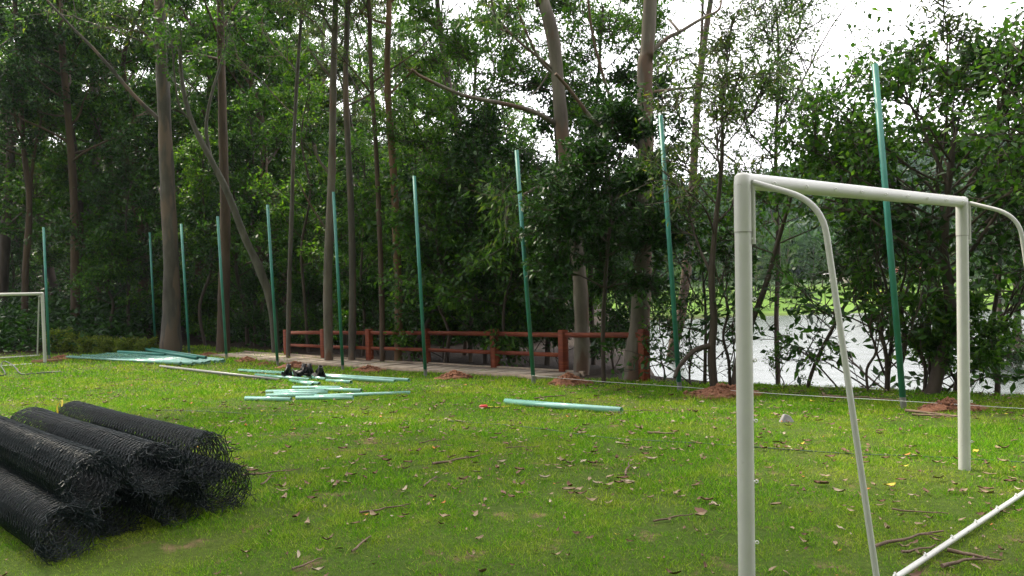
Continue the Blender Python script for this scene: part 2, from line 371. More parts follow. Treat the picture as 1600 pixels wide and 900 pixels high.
# ------------------------------------------------------------------ grass blades (one sheet of short turf)
def build_grass():
    rng = np.random.default_rng(3); mb = MB()
    for d0, d1, dens, h, wd in ((2.4, 5, 10500, .023, .0042), (5, 8, 5600, .026, .006), (8, 12, 2300, .032, .010), (12, 18, 750, .042, .018), (18, 28, 240, .055, .032)):
        x0, x1 = -.8*d1-.9, .8*d1+.9; N = int((x1-x0)*(d1-d0)*dens)
        x = x0+(x1-x0)*rng.random(N); y = d0+(d1-d0)*rng.random(N)
        k = (np.abs(x) < .8*y+.9) & (rng.random(N) < lawn_mask(x, y))
        thin = vnoise(x, y, .45, 11)*.6+vnoise(x, y, .12, 12)*.4
        k &= rng.random(N) < np.clip(-.25+2.1*thin, .06, 1)
        x = x[k]; y = y[k]; N = len(x); z = G(x, y)-.004
        lush = vnoise(x, y, 1.3, 21)
        hh = h*(.5+.9*rng.random(N))*(.55+.9*lush)*(.6+.9*vnoise(x, y, .16, 13)); a = rng.random(N)*2*math.pi; ln = rng.normal(size=(N, 2))*.7
        base = np.stack([x, y, z], 1); ww = wd*(.6+.8*rng.random(N))
        sd = np.stack([np.cos(a)*ww/2, np.sin(a)*ww/2, np.zeros(N)], 1)
        tip = base+np.stack([ln[:, 0]*hh, ln[:, 1]*hh, hh], 1)
        V = np.stack([base-sd, base+sd, tip], 1).reshape(-1, 3)
        mb.add(V, None, np.arange(3*N).reshape(N, 3), np.repeat(rng.random(N), 3))
    m, n, l, b = newmat('grass_blade')
    tcn = n.new('ShaderNodeTexCoord'); big = noise(n, l, .55, 4, tcn.outputs['Object']); md = noise(n, l, 2.2, 4, tcn.outputs['Object'])
    g = ramp(n, l, attr(n), [(0, (.055, .18, .005)), (.5, (.135, .35, .007)), (.88, (.25, .46, .015)), (1, (.42, .42, .10))])
    dry = ramp(n, l, attr(n), [(0, (.14, .25, .008)), (.6, (.31, .44, .015)), (1, (.48, .48, .12))])
    f = n.new('ShaderNodeMath'); f.operation = 'ADD'; l.new(big, f.inputs[0]); l.new(md, f.inputs[1])
    ff = ramp(n, l, f.outputs[0], [(.46, (0, 0, 0)), (.62, (1, 1, 1))])
    h2 = n.new('ShaderNodeMath'); h2.operation = 'MULTIPLY'; h2.inputs[1].default_value = .5; l.new(f.outputs[0], h2.inputs[0])
    ff = ramp(n, l, h2.outputs[0], [(.47, (0, 0, 0)), (.62, (1, 1, 1))])
    c = mixc(n, l, ff, g, dry)
    l.new(c, b.inputs['Base Color']); b.inputs['Roughness'].default_value = .6; b.inputs['Specular IOR Level'].default_value = .08
    t = n.new('ShaderNodeBsdfTranslucent'); l.new(c, t.inputs['Color']); x = n.new('ShaderNodeMixShader'); x.inputs[0].default_value = .35
    l.new(b.outputs[0], x.inputs[1]); l.new(t.outputs[0], x.inputs[2]); l.new(x.outputs[0], n['Material Output'].inputs['Surface'])
    o = mb.obj('grass', m, smooth=False); o['kind'] = 'stuff'; o['label'] = 'short green lawn grass'
build_grass()

# ------------------------------------------------------------------ trees
def along(pts, t):
    pts = np.asarray(pts); seg = np.linalg.norm(np.diff(pts, axis=0), axis=1); cum = np.concatenate([[0], np.cumsum(seg)]); cum /= cum[-1]
    return np.stack([np.interp(t, cum, pts[:, i]) for i in range(3)], -1)
def resample(pts, n):                                   # smooth (Catmull-Rom) resampling of a polyline
    p = np.asarray(pts, float); p = np.concatenate([2*p[:1]-p[1:2], p, 2*p[-1:]-p[-2:-1]]); out = []
    k = len(p)-3; tt = np.linspace(0, k-1e-6, n)
    for t in tt:
        i = int(t); f = t-i; a, b, c, d = p[i:i+4]
        out.append(.5*((2*b)+(c-a)*f+(2*a-5*b+4*c-d)*f*f+(3*b-a-3*c+d)*f**3))
    return np.array(out)
def foliage(wood, leaf, rng, limbs, sp):
    """limbs: list of polylines; sub-branches, twigs and leaves along them"""
    S0 = []; SD = []; SL = []
    for L in limbs:
        ln = np.linalg.norm(np.diff(L, axis=0), axis=1).sum(); k = sp['sub']
        t = sp.get('t0', .25)+(1-sp.get('t0', .25))*np.sqrt(rng.random(k)); t[-1] = .99
        p = along(L, t); d = nrmz(along(L, np.minimum(t+.03, 1))-along(L, np.maximum(t-.05, 0)))
        d = nrmz(d*sp.get('fwd', .8) + rng.normal(size=(k, 3))*np.array([1, 1, .55])*.65 + np.array([0, 0, sp.get('subup', .1)]))
        S0.append(p); SD.append(d); SL.append(np.full(k, min(ln*sp.get('sublen', .42), sp.get('submax', 2.2)))*(.6+.7*rng.random(k)))
    S0 = np.concatenate(S0); SD = np.concatenate(SD); SL = np.concatenate(SL)[:, None]
    mid = S0+SD*SL*.5+rng.normal(size=S0.shape)*SL*.05; end = S0+SD*SL+np.array([0, 0, -1.])*SL*sp.get('sag', .08)
    segs(wood, S0, mid, sp.get('sr', .014), sp.get('sr', .014)*.7, 4); segs(wood, mid, end, sp.get('sr', .014)*.7, .004, 3)
    k = sp['tw']; N = len(S0); t = .15+.85*rng.random((N, k, 1)); t[:, -1] = 1
    p = np.where(t < .5, S0[:, None]+(mid-S0)[:, None]*t*2, mid[:, None]+(end-mid)[:, None]*(t*2-1)).reshape(-1, 3)
    d = np.repeat(SD, k, 0)*.6+rng.normal(size=(N*k, 3))*np.array([1, 1, sp.get('flat', .6)])*.7; d[:, 2] += sp.get('twup', 0)
    d = nrmz(d); tl = sp['twl']*(.5+rng.random((N*k, 1))); te = p+d*tl
    segs(wood, p, te, .006, .002, 3)
    m = sp['lv']; M_ = len(p); t = .1+.9*rng.random((M_, m, 1))
    lp = (p[:, None]+(te-p)[:, None]*t+rng.normal(size=(M_, m, 3))*tl[:, None]*sp.get('jit', .16)).reshape(-1, 3)
    ld = np.repeat(d, m, 0)*.5+rng.normal(size=(M_*m, 3))*.6; ld[:, 2] -= sp.get('droop', .3)
    leaves(leaf, lp, ld, sp['L'], sp['W'], rng, sp.get('lup'))
def limbs_auto(wood, rng, trunk, rad, sp, n=7):
    tr = np.asarray(trunk); out = []; nl = sp['nl']; a0 = rng.random()*6
    for i in range(nl):
        t = sp['h0']+(sp.get('h1', 1)-sp['h0'])*(i+rng.random()*.8)/nl; s = along(tr, t); r = np.interp(t, np.linspace(0, 1, len(rad)), rad)
        az = a0+i*2.4+rng.normal()*.4; f = (t-sp['h0'])/(1-sp['h0']+1e-6)
        el = sp.get('el', .5)+rng.normal()*.22+f*.35; ln = (sp['l0']*(1-f)+sp['l1']*f)*(.7+.6*rng.random())
        d = np.array([math.cos(az)*math.cos(el), math.sin(az)*math.cos(el), math.sin(el)]); bend = np.array([0, 0, sp.get('bend', .25)])
        pts = [s]; p = s.copy()
        for k in range(4):
            d = nrmz(d+bend*.3+rng.normal(size=3)*.13); p = p+d*ln/4; pts.append(p)
        pts = np.array(pts); rr = max(r*.42, .012)
        tube(wood, resample(pts, 7), np.linspace(rr, max(rr*.25, .008), 7), 5, False); out.append(pts)
    return out
SPEC = {
 'euc':   dict(h0=.45, nl=14, l0=3.0, l1=1.6, sub=7, tw=7, twl=.55, lv=9, L=.17, W=.045, droop=.9, flat=.6, el=.55, sag=.15, sr=.02),
 'airy':  dict(h0=.35, nl=14, l0=2.2, l1=1.0, sub=6, tw=6, twl=.38, lv=9, L=.10, W=.028, droop=.2, flat=.8, el=.75, sag=.0),
 'broad': dict(h0=.28, nl=14, l0=3.0, l1=1.5, sub=8, tw=7, twl=.40, lv=8, L=.14, W=.085, droop=.45, flat=.5, el=.4, sag=.1, lup=.8),
 'dense': dict(h0=.12, nl=22, l0=3.0, l1=.9, sub=9, tw=8, twl=.42, lv=9, L=.15, W=.07, droop=.3, flat=.6, el=.25, sag=.1),
 'plume': dict(h0=.35, nl=12, l0=2.6, l1=1.4, sub=9, tw=8, twl=.45, lv=13, L=.11, W=.040, droop=.12, flat=.25, el=.3, sag=.12, jit=.10, lup=.45),
 'shrub': dict(h0=.12, nl=13, l0=1.0, l1=.6, sub=6, tw=6, twl=.26, lv=9, L=.12, W=.05, droop=.2, flat=.8, el=.6, sag=.05, sr=.008),
 'under': dict(h0=.15, nl=16, l0=1.7, l1=.8, sub=7, tw=7, twl=.36, lv=9, L=.13, W=.055, droop=.25, flat=.6, el=.45, sag=.1, sr=.01),
}
def make_tree(name, label, base, trunk, rad, bark, leafm, spec, seed, limbs=(), group=None, auto=True, sides=9, cat='tree', stemname='trunk', cover=None):
    """base: world point; trunk: world polyline; limbs: (polyline, r0, r1, leafy)"""
    rng = np.random.default_rng(seed); sp = dict(SPEC[spec]); sp.update(cover or {})
    t = thing(name, label, cat, tuple(base), group); wood = MB(); lf = MB()
    n = max(10, 4*len(trunk)); tp = resample(trunk, n); rr = np.interp(np.linspace(0, 1, n), np.linspace(0, 1, len(rad)), rad)
    rr = rr*(1+.07*np.sin(np.arange(n)*1.3+seed)*rng.random(n))
    tube(wood, tp, rr, sides, True, wob=.10, rng=rng)
    ls = []
    for pl, ra, rb, leafy in limbs:
        q = resample(pl, max(6, 3*len(pl))); tube(wood, q, np.linspace(ra, rb, len(q)), 6, True, wob=.1, rng=rng)
        if leafy: ls.append(np.asarray(pl))
    if auto: ls += limbs_auto(wood, rng, tp, rr, sp)
    if ls: foliage(wood, lf, rng, ls, sp)
    wood.obj(stemname, BK[bark], t, org=base)
    if lf.n: lf.obj('crown' if cat == 'tree' else 'foliage', LF[leafm], t, smooth=False, org=base)
    return t
def hero(name, label, pxs, w0, w1, bark, leafm, spec, seed, d=None, limbs=(), flare=1.0, group=None, cover=None, auto=True, dd=0.0, top=None):
    if d is None: b = RG(*pxs[0]); d = float((b-CAM0)@_F)
    pts = [P(a, b_, d+dd*i/(len(pxs)-1)) for i, (a, b_) in enumerate(pxs)]
    base = pts[0].copy(); base[2] = g1(base[0], base[1])
    pts = [np.array([base[0], base[1], base[2]-.15])] + ([pts[0]] if pts[0][2] > base[2]+.25 else []) + pts[1:]
    if top:                                            # carry on above the frame
        v = nrmz(pts[-1]-pts[-2]); v = nrmz(v+np.array([0, 0, .6])); pts.append(pts[-1]+v*top)
    k = d/FPX/2; rad = [w0*k*flare, w0*k, *np.linspace(w0*k, w1*k, 5)[1:]]
    if top: rad += [w1*k*.45]
    lb = [([P(a, b_, d+o*j/(len(pl)-1)) for j, (a, b_) in enumerate(pl)], wa*k, wb*k, lfy) for (pl, wa, wb, lfy, o) in limbs]
    return make_tree(name, label, base, pts, rad, bark, leafm, spec, seed, lb, group, auto, 10 if w0 > 9 else 7, cover=cover)
def build_heroes():
    H = hero
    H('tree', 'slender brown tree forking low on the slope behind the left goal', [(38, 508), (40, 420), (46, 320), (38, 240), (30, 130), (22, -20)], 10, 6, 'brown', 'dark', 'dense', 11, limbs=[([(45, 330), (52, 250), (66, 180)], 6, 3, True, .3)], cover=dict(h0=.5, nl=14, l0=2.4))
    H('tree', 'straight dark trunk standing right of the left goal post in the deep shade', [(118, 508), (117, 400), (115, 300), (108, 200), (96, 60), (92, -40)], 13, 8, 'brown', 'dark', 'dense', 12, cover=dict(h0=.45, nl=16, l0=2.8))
    H('eucalyptus_tree', 'thick grey eucalyptus with flared brown foot between the second and third poles', [(266, 550), (268, 480), (267, 400), (262, 300), (258, 200), (253, 100), (249, 0)], 25, 17, 'grey', 'euc', 'euc', 13, flare=1.3, top=7,
      limbs=[([(254, 192), (215, 155), (180, 115), (145, 75), (110, 40), (66, -8)], 7, 3, False, -.6), ([(96, 28), (94, 10), (92, -15)], 3, 2, False, -.4),
             ([(202, 142), (190, 128), (172, 98)], 4, 1.5, False, -.4), ([(247, 75), (228, 55), (205, 28), (185, 0)], 5, 2, True, .5), ([(247, 75), (215, 62), (170, 45), (115, 27)], 4, 2, True, .8)], cover=dict(h0=.62, nl=14))
    H('tree', 'straight grey brown trunk behind the fourth green pole from the left', [(348, 550), (350, 450), (352, 350), (349, 230), (346, 100), (343, -60)], 17, 10, 'brown', 'olive', 'euc', 14, flare=1.25, top=4, cover=dict(h0=.55))
    H('tree', 'grey mossy trunk leaning left with a forked top, behind the fifth green pole', [(432, 560), (425, 480), (405, 420), (382, 370), (355, 300), (330, 250), (300, 190), (285, 130), (280, 60)], 13, 5, 'moss', 'mid', 'broad', 15, d=23.4,
      limbs=[([(330, 250), (322, 200), (330, 150), (345, 100), (362, 40)], 6, 3, True, .8), ([(300, 190), (280, 165), (272, 110), (268, 60)], 4, 2, True, -.6)], cover=dict(h0=.8, nl=5, l0=1.4, sub=4, tw=5))
    H('tree', 'very thin pale tree right of the fifth green pole', [(450, 562), (452, 450), (456, 330), (459, 230), (465, 110), (473, -10)], 7, 5, 'grey', 'mid', 'airy', 16, top=2, cover=dict(h0=.55, nl=10))
    H('eucalyptus_tree', 'eucalyptus with a pale broken stub on its trunk, left of the sixth pole', [(514, 566), (512, 450), (515, 350), (519, 250), (521, 110), (524, 0)], 14, 9, 'pale', 'euc', 'euc', 17, top=5,
      limbs=[([(514, 270), (500, 253), (492, 235), (491, 228)], 5, 3, False, -.3), ([(516, 120), (500, 100), (486, 82), (480, 72)], 5, 2, False, -.3), ([(522, 55), (505, 25), (488, 0)], 4, 2, True, -.6), ([(511, 360), (485, 320), (468, 288), (462, 280)], 3, 1.5, False, -.8)], cover=dict(h0=.6))
    H('eucalyptus_tree', 'smooth blue grey trunk just right of the sixth green pole', [(549, 566), (551, 450), (549, 340), (545, 250), (540, 130), (543, 0)], 11, 8, 'grey', 'euc', 'euc', 18, top=5,
      limbs=[([(543, 165), (570, 152), (598, 135), (625, 105)], 4, 2, True, .8), ([(541, 110), (560, 140), (580, 165)], 3, 1.5, False, .5)], cover=dict(h0=.62))
    H('tree', 'thin brown trunk, left one of the close pair left of the seventh green pole', [(598, 568), (597, 480), (594, 380), (588, 240), (581, 130), (576, 0)], 9, 6, 'brown', 'olive', 'airy', 19, top=3, cover=dict(h0=.55))
    H('eucalyptus_tree', 'orange brown trunk, right one of the close pair left of the seventh green pole', [(622, 568), (623, 480), (620, 390), (615, 270), (608, 180), (605, 100), (608, 0)], 13, 9, 'orange', 'euc', 'euc', 20, top=5, limbs=[([(606, 150), (630, 125), (655, 100)], 4, 2, True, .8)], cover=dict(h0=.6))
    H('tree', 'thin dark trunk leaning right across the seventh green pole behind the red brown fence', [(640, 568), (652, 535), (665, 512), (690, 460), (715, 410), (740, 370), (760, 310)], 9, 5, 'dark', 'dark', 'broad', 21, cover=dict(h0=.6, nl=9, l0=2.0))
    H('tree', 'slim trunk with loose mid green crown between the seventh and eighth green poles', [(735, 566), (737, 430), (738, 280), (740, 180), (745, 70)], 8, 4, 'grey', 'mid', 'plume', 22, d=19,
      limbs=[([(738, 180), (765, 155), (790, 110), (800, 60)], 4, 2, True, .8), ([(738, 175), (700, 140), (680, 90)], 4, 2, True, .8), ([(739, 300), (700, 270), (665, 230)], 3, 1.5, True, .6)], cover=dict(h0=.35, nl=14, l0=2.4))
    H('eucalyptus_tree', 'large curving pale eucalyptus with flaking bark behind the second last fence post', [(908, 586), (909, 530), (907, 450), (897, 350), (884, 250), (877, 190), (866, 70), (848, 0), (836, -40)], 23, 20, 'pale', 'euc', 'euc', 23, flare=1.15, top=6,
      limbs=[([(872, 195), (835, 175), (800, 165), (765, 158), (720, 148), (680, 130), (655, 118), (643, 108)], 8, 4, False, -1.2), ([(885, 265), (855, 285), (825, 300), (790, 325)], 6, 3, True, -.6),
             ([(870, 120), (845, 95), (822, 50), (808, 10)], 6, 3, False, -.5), ([(870, 112), (835, 85), (800, 55), (775, 25), (768, 0)], 5, 3, True, -.9), ([(857, 115), (840, 140), (825, 152)], 3, 1.5, False, -.3)], cover=dict(h0=.75, nl=10))
    H('eucalyptus_tree', 'thickest pale eucalyptus, its trunk right behind the last fence post', [(992, 594), (1000, 500), (1005, 400), (1008, 300), (1008, 200), (1008, 100), (1016, 0)], 30, 22, 'pale', 'euc', 'euc', 24, flare=1.45, top=8,
      limbs=[([(1020, 78), (1045, 58), (1062, 50), (1095, 30), (1120, 18), (1126, 8), (1127, -5)], 7, 3, False, .5), ([(1062, 50), (1052, 38), (1044, 30)], 5, 3, False, .3),
             ([(1018, 144), (1050, 140), (1095, 135), (1135, 127), (1190, 112)], 5, 2, True, .8), ([(1003, 240), (985, 215), (958, 165), (940, 110), (925, 50), (918, -10)], 6, 4, False, -.6),
             ([(1000, 225), (960, 212), (925, 185), (890, 140), (868, 115)], 8, 5, False, -.8)], cover=dict(h0=.72, nl=12))
    H('tree', 'leaning brown trunk dividing in two near its top, right of the ninth green pole', [(1045, 588), (1055, 530), (1066, 480), (1077, 380), (1082, 300), (1087, 200), (1094, 115), (1106, 30), (1114, -30)], 16, 8, 'brown', 'mid', 'airy', 25, flare=1.2, top=3, limbs=[([(1092, 118), (1096, 60), (1098, 0), (1099, -40)], 5, 4, False, .3)], cover=dict(h0=.6, nl=12, l0=1.5))
    H('tree', 'dark glossy leaved tree whose crown covers both pale eucalyptus trunks', [(943, 590), (942, 520), (945, 450), (950, 380), (955, 320), (950, 270), (945, 225)], 7, 4, 'dark', 'dark', 'plume', 26, d=12.9,
      limbs=[([(950, 380), (915, 350), (880, 340)], 3, 1.5, True, -.8), ([(948, 400), (985, 380), (1015, 375)], 3, 1.5, True, -.5), ([(953, 300), (915, 275), (890, 265)], 3, 1.5, True, -.8), ([(953, 290), (985, 265), (1010, 260)], 3, 1.5, True, -.9), ([(945, 450), (905, 430), (870, 425)], 3, 1.5, True, -.5), ([(945, 450), (990, 440), (1020, 440)], 3, 1.5, True, -.6)],
      cover=dict(h0=.38, nl=14, l0=1.1, l1=.7, tw=9, lv=14, twl=.34, submax=.8))
    H('tree', 'feathery leaved tree showing between the two pale eucalyptus trunks', [(928, 590), (922, 400), (926, 250), (935, 120), (942, 10)], 8, 4, 'dark', 'mid', 'plume', 27, d=17.5, dd=0, cover=dict(h0=.45, nl=22, l0=2.6, l1=1.4, tw=9))
    H('tree', 'small leaning tree with airy twigs right of the divided brown trunk', [(1118, 612), (1112, 560), (1115, 500), (1112, 430), (1118, 350), (1128, 250), (1128, 140)], 13, 4, 'dark', 'olive', 'airy', 28, limbs=[([(1110, 540), (1085, 548), (1062, 572), (1054, 590)], 9, 6, False, -.3), ([(1112, 430), (1090, 380), (1075, 330)], 5, 2, True, .6)], cover=dict(h0=.52, nl=11, l0=1.1, l1=.7, sub=5, tw=6))
    H('tree', 'dark trunk leaning right past the near goal post', [(1146, 608), (1152, 570), (1172, 510), (1195, 450), (1215, 380), (1235, 310), (1240, 280)], 11, 4, 'dark', 'mid', 'under', 29, cover=dict(h0=.66, nl=8, l0=1.1, l1=.7, sub=5, tw=6, twl=.3, L=.11, W=.04))
    H('tree', 'thin sapling leaning right over the lake behind the slanting goal stay', [(1256, 606), (1275, 565), (1300, 515), (1318, 480), (1345, 440), (1365, 400), (1380, 360)], 6, 3, 'dark', 'dark', 'airy', 30, limbs=[([(1300, 515), (1270, 490), (1235, 480)], 2, 1, False, .3)], cover=dict(h0=.45, nl=10, l0=.8, l1=.5, sub=5))
    H('tree', 'tall airy tree with tiny leaves against the sky above the near goal', [(1216, 612), (1213, 500), (1216, 400), (1213, 300), (1212, 240), (1215, 150), (1216, 60), (1212, 15)], 8, 3, 'dark', 'euc', 'airy', 31, d=15.5,
      limbs=[([(1213, 245), (1235, 215), (1265, 180), (1310, 145), (1335, 110)], 4, 2, True, .5), ([(1214, 205), (1245, 145), (1275, 85), (1300, 40)], 4, 2, True, .5), ([(1213, 150), (1190, 110), (1170, 60)], 3, 1.5, True, .5), ([(1214, 100), (1240, 60), (1262, 10)], 3, 1.5, True, -.5), ([(1213, 250), (1180, 215), (1150, 190)], 3, 1.5, True, .4)], cover=dict(h0=.55, nl=17, l0=1.6, l1=.9, sub=7, tw=8, lv=9, L=.085, W=.028))
    H('broadleaf_tree', 'wide broad leaved tree on a thick dark trunk right of the tallest green pole', [(1452, 616), (1470, 565), (1487, 510), (1482, 450), (1475, 390), (1480, 310), (1490, 220)], 21, 8, 'dark', 'mid', 'broad', 32,
      limbs=[([(1482, 450), (1520, 390), (1560, 330), (1590, 260)], 8, 4, True, -.6), ([(1476, 400), (1430, 340), (1390, 290), (1350, 250)], 6, 3, True, .8), ([(1478, 340), (1530, 260), (1570, 180), (1600, 110)], 6, 3, True, .6), ([(1482, 290), (1450, 220), (1420, 160), (1390, 130)], 6, 3, True, .5), ([(1485, 250), (1500, 180), (1520, 120)], 5, 2, True, .5), ([(1478, 320), (1420, 260), (1350, 215), (1310, 205)], 5, 2, True, 1.)],
      cover=dict(h0=.52, nl=16, l0=1.8, l1=1.3, sub=8, tw=8, lv=9, L=.09, W=.056, t0=.35))
    H('tree', 'dark trunk leaning left behind the right goal post', [(1541, 590), (1522, 548), (1508, 505), (1500, 440), (1505, 380), (1512, 330)], 9, 4, 'dark', 'dark', 'under', 33, cover=dict(h0=.55, nl=9, l0=1.2, sub=5, tw=5))
    H('tree', 'upright dark trunk right of the right goal post', [(1562, 604), (1562, 500), (1560, 400), (1558, 250), (1560, 150)], 8, 4, 'dark', 'olive', 'under', 34, cover=dict(h0=.5, nl=12, l0=1.3, sub=5, tw=6))
    H('tree', 'dark tree at the right edge of the view by the lake', [(1592, 606), (1590, 500), (1588, 400), (1592, 250), (1605, 110)], 11, 5, 'dark', 'mid', 'broad', 35, cover=dict(h0=.5, nl=12, l0=1.7, sub=8, tw=8, L=.095, W=.058))
    H('tree', 'thin straight stem rising from the bush right of the rightmost green pole', [(1453, 604), (1453, 450), (1456, 340), (1478, 200), (1480, 60), (1482, 30)], 4, 2, 'dark', 'olive', 'airy', 36, d=10.5, cover=dict(h0=.72, nl=7, l0=.6, l1=.4, sub=4))
def build_saplings():
    for i, (lb, px, y0, y1, d, lf, sp, l0) in enumerate([
        ('bright leafy sapling right of the thick eucalyptus', 322, 545, 225, 26.8, 'bright', 'broad', 1.3), ('loose green sapling behind the fifth green pole', 398, 550, 170, 26.5, 'mid', 'airy', 1.6), ('slim sapling with drooping leaves left of the sixth pole', 482, 556, 130, 23.5, 'bright', 'plume', 1.6),
        ('leafy sapling left of the pair of brown trunks', 566, 560, 250, 21.5, 'mid', 'broad', 1.2), ('green sapling left of the seventh pole', 648, 566, 190, 20, 'bright', 'plume', 1.4), ('bushy sapling behind the middle of the fence', 690, 570, 330, 17.8, 'mid', 'broad', 1.2),
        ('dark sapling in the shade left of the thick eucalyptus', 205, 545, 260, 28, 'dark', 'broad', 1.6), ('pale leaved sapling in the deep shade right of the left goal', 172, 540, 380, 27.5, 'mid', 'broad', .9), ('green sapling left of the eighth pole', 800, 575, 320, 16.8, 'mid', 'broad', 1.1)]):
        r = np.random.default_rng(400+i); n = 5; pts = [(px+r.normal()*5*(j > 0), y0+(y1-y0)*j/n) for j in range(n+1)]
        hero('sapling', lb, pts, 5, 2, 'dark', lf, sp, 400+i, d=d, cover=dict(h0=.32, nl=13, l0=l0, l1=l0*.55, sub=6, tw=6, L=.14, W=.065, lv=8))
build_heroes(); build_saplings()

PROTO = {}
LOCS = [(-900, 'beyond the left goal'), (62, 'right of the left goal'), (238, 'between the second and third poles'), (290, 'between the third and fourth poles'), (347, 'between the fourth and fifth poles'),
        (426, 'between the fifth and sixth poles'), (528, 'between the sixth and seventh poles'), (656, 'between the seventh and eighth poles'), (820, 'between the eighth and ninth poles'), (1047, 'left of the near goal'), (1152, 'inside the near goal frame'), (1500, 'right of the right goal post')]
def where(x, y, z):
    p = px_of(x, y, z)[0]; r = LOCS[0][1]
    for a, t in LOCS:
        if p >= a: r = t
    return r
USED = {}
def uniq(lbl):
    k = USED.get(lbl, 0); USED[lbl] = k+1; return lbl
def proto_tree(key, h, spec, bark, leafm, seed, r0, lean=.0, cover=None, name='tree', cat='tree', stem='trunk'):
    rng = np.random.default_rng(seed); base = np.zeros(3); n = 5
    tr = [np.array([lean*h*(i/n)**1.3+rng.normal()*.02*h*(i > 0), rng.normal()*.02*h*(i > 0), -.3*(i == 0)+h*i/n]) for i in range(n+1)]
    t = make_tree(name, '', base, tr, [r0*1.25, r0, r0*.75, r0*.3], bark, leafm, spec, seed, cover=cover, cat=cat, stemname=stem, sides=7)
    PROTO[key] = [t, False]
def put(key, x, y, rz, sc, label, group, dz=0):
    t, used = PROTO[key]; loc = (x, y, g1(x, y)-.05+dz)
    if not used:
        PROTO[key][1] = True; t.location = loc; t.rotation_euler = (0, 0, rz); t.scale = (sc, sc, sc); t['label'] = label; t['group'] = group; return t
    return dup(t, loc, rz, sc, label, group)
proto_tree('tall', 21, 'euc', 'grey', 'euc', 101, .17, .03, dict(h0=.25, nl=22, l0=3.4, sub=8, L=.22, W=.07))
proto_tree('round', 13, 'dense', 'brown', 'deep', 102, .16, .02, dict(nl=26, l0=3.6, sub=9, tw=8, lv=9, L=.2, W=.09))
proto_tree('loose', 16, 'broad', 'dark', 'mid', 103, .15, .05, dict(h0=.2, nl=22, l0=3.2, L=.19, W=.10, sub=8, lv=8))
proto_tree('plume', 14, 'plume', 'dark', 'bright', 104, .13, -.04, dict(h0=.25, nl=20, l0=3.0, L=.17, W=.06, lv=10))  # bright leaf colour stands in for backlight and haze deep in the wood
proto_tree('olive', 18, 'dense', 'grey', 'olive', 105, .16, .02, dict(h0=.2, nl=24, l0=3.0, L=.2, W=.08))
proto_tree('under', 6.5, 'under', 'dark', 'dark', 106, .06, .08, name='small_tree')
proto_tree('under2', 5.0, 'under', 'brown', 'mid', 107, .05, -.08, dict(L=.15, W=.06), name='small_tree')
proto_tree('shrub', 2.2, 'shrub', 'dark', 'dark', 108, .025, name='shrub', cat='shrub', stem='stem')
proto_tree('shrub2', 1.7, 'shrub', 'dark', 'mid', 109, .022, 0, dict(L=.15, W=.06), name='shrub', cat='shrub', stem='stem')
proto_tree('bank', 2.3, 'shrub', 'dark', 'dark', 112, .025, 0, dict(nl=9, sub=4, tw=4, lv=4, L=.14, W=.055, l0=1.2, l1=.7, h0=.05), name='shrub', cat='shrub', stem='stem')
proto_tree('bank2', 1.9, 'shrub', 'dark', 'mid', 113, .022, 0, dict(nl=8, sub=3, tw=4, lv=5, L=.13, W=.045, l0=1.0, l1=.7, h0=.1), name='shrub', cat='shrub', stem='stem')
proto_tree('overhang', 22, 'dense', 'brown', 'deep', 114, .24, .0, dict(h0=.58, nl=26, l0=6.5, l1=3, sub=9, tw=8, lv=8, L=.22, W=.11, submax=3.2))  # crown kept above the frame, added to shade the near lawn
proto_tree('lowyellow', .55, 'shrub', 'brown', 'yellow', 111, .012, 0, dict(nl=14, l0=.45, l1=.35, sub=5, tw=5, twl=.16, lv=8, L=.09, W=.045, el=.5), name='shrub', cat='shrub', stem='stem')
DESC = {'tall': 'tall thin grey eucalyptus', 'round': 'dense dark green tree', 'loose': 'loose mid green tree', 'plume': 'bright feathery leaved tree', 'olive': 'tall olive green tree', 'under': 'small dark understorey tree', 'under2': 'small mid green understorey tree',
        'overhang': 'very tall spreading tree', 'shrub': 'dark leafy shrub', 'shrub2': 'mid green leafy shrub', 'shrub3': 'bright green drooping shrub', 'bank': 'sparse dark leaved bush', 'bank2': 'sparse green leaved bush'}
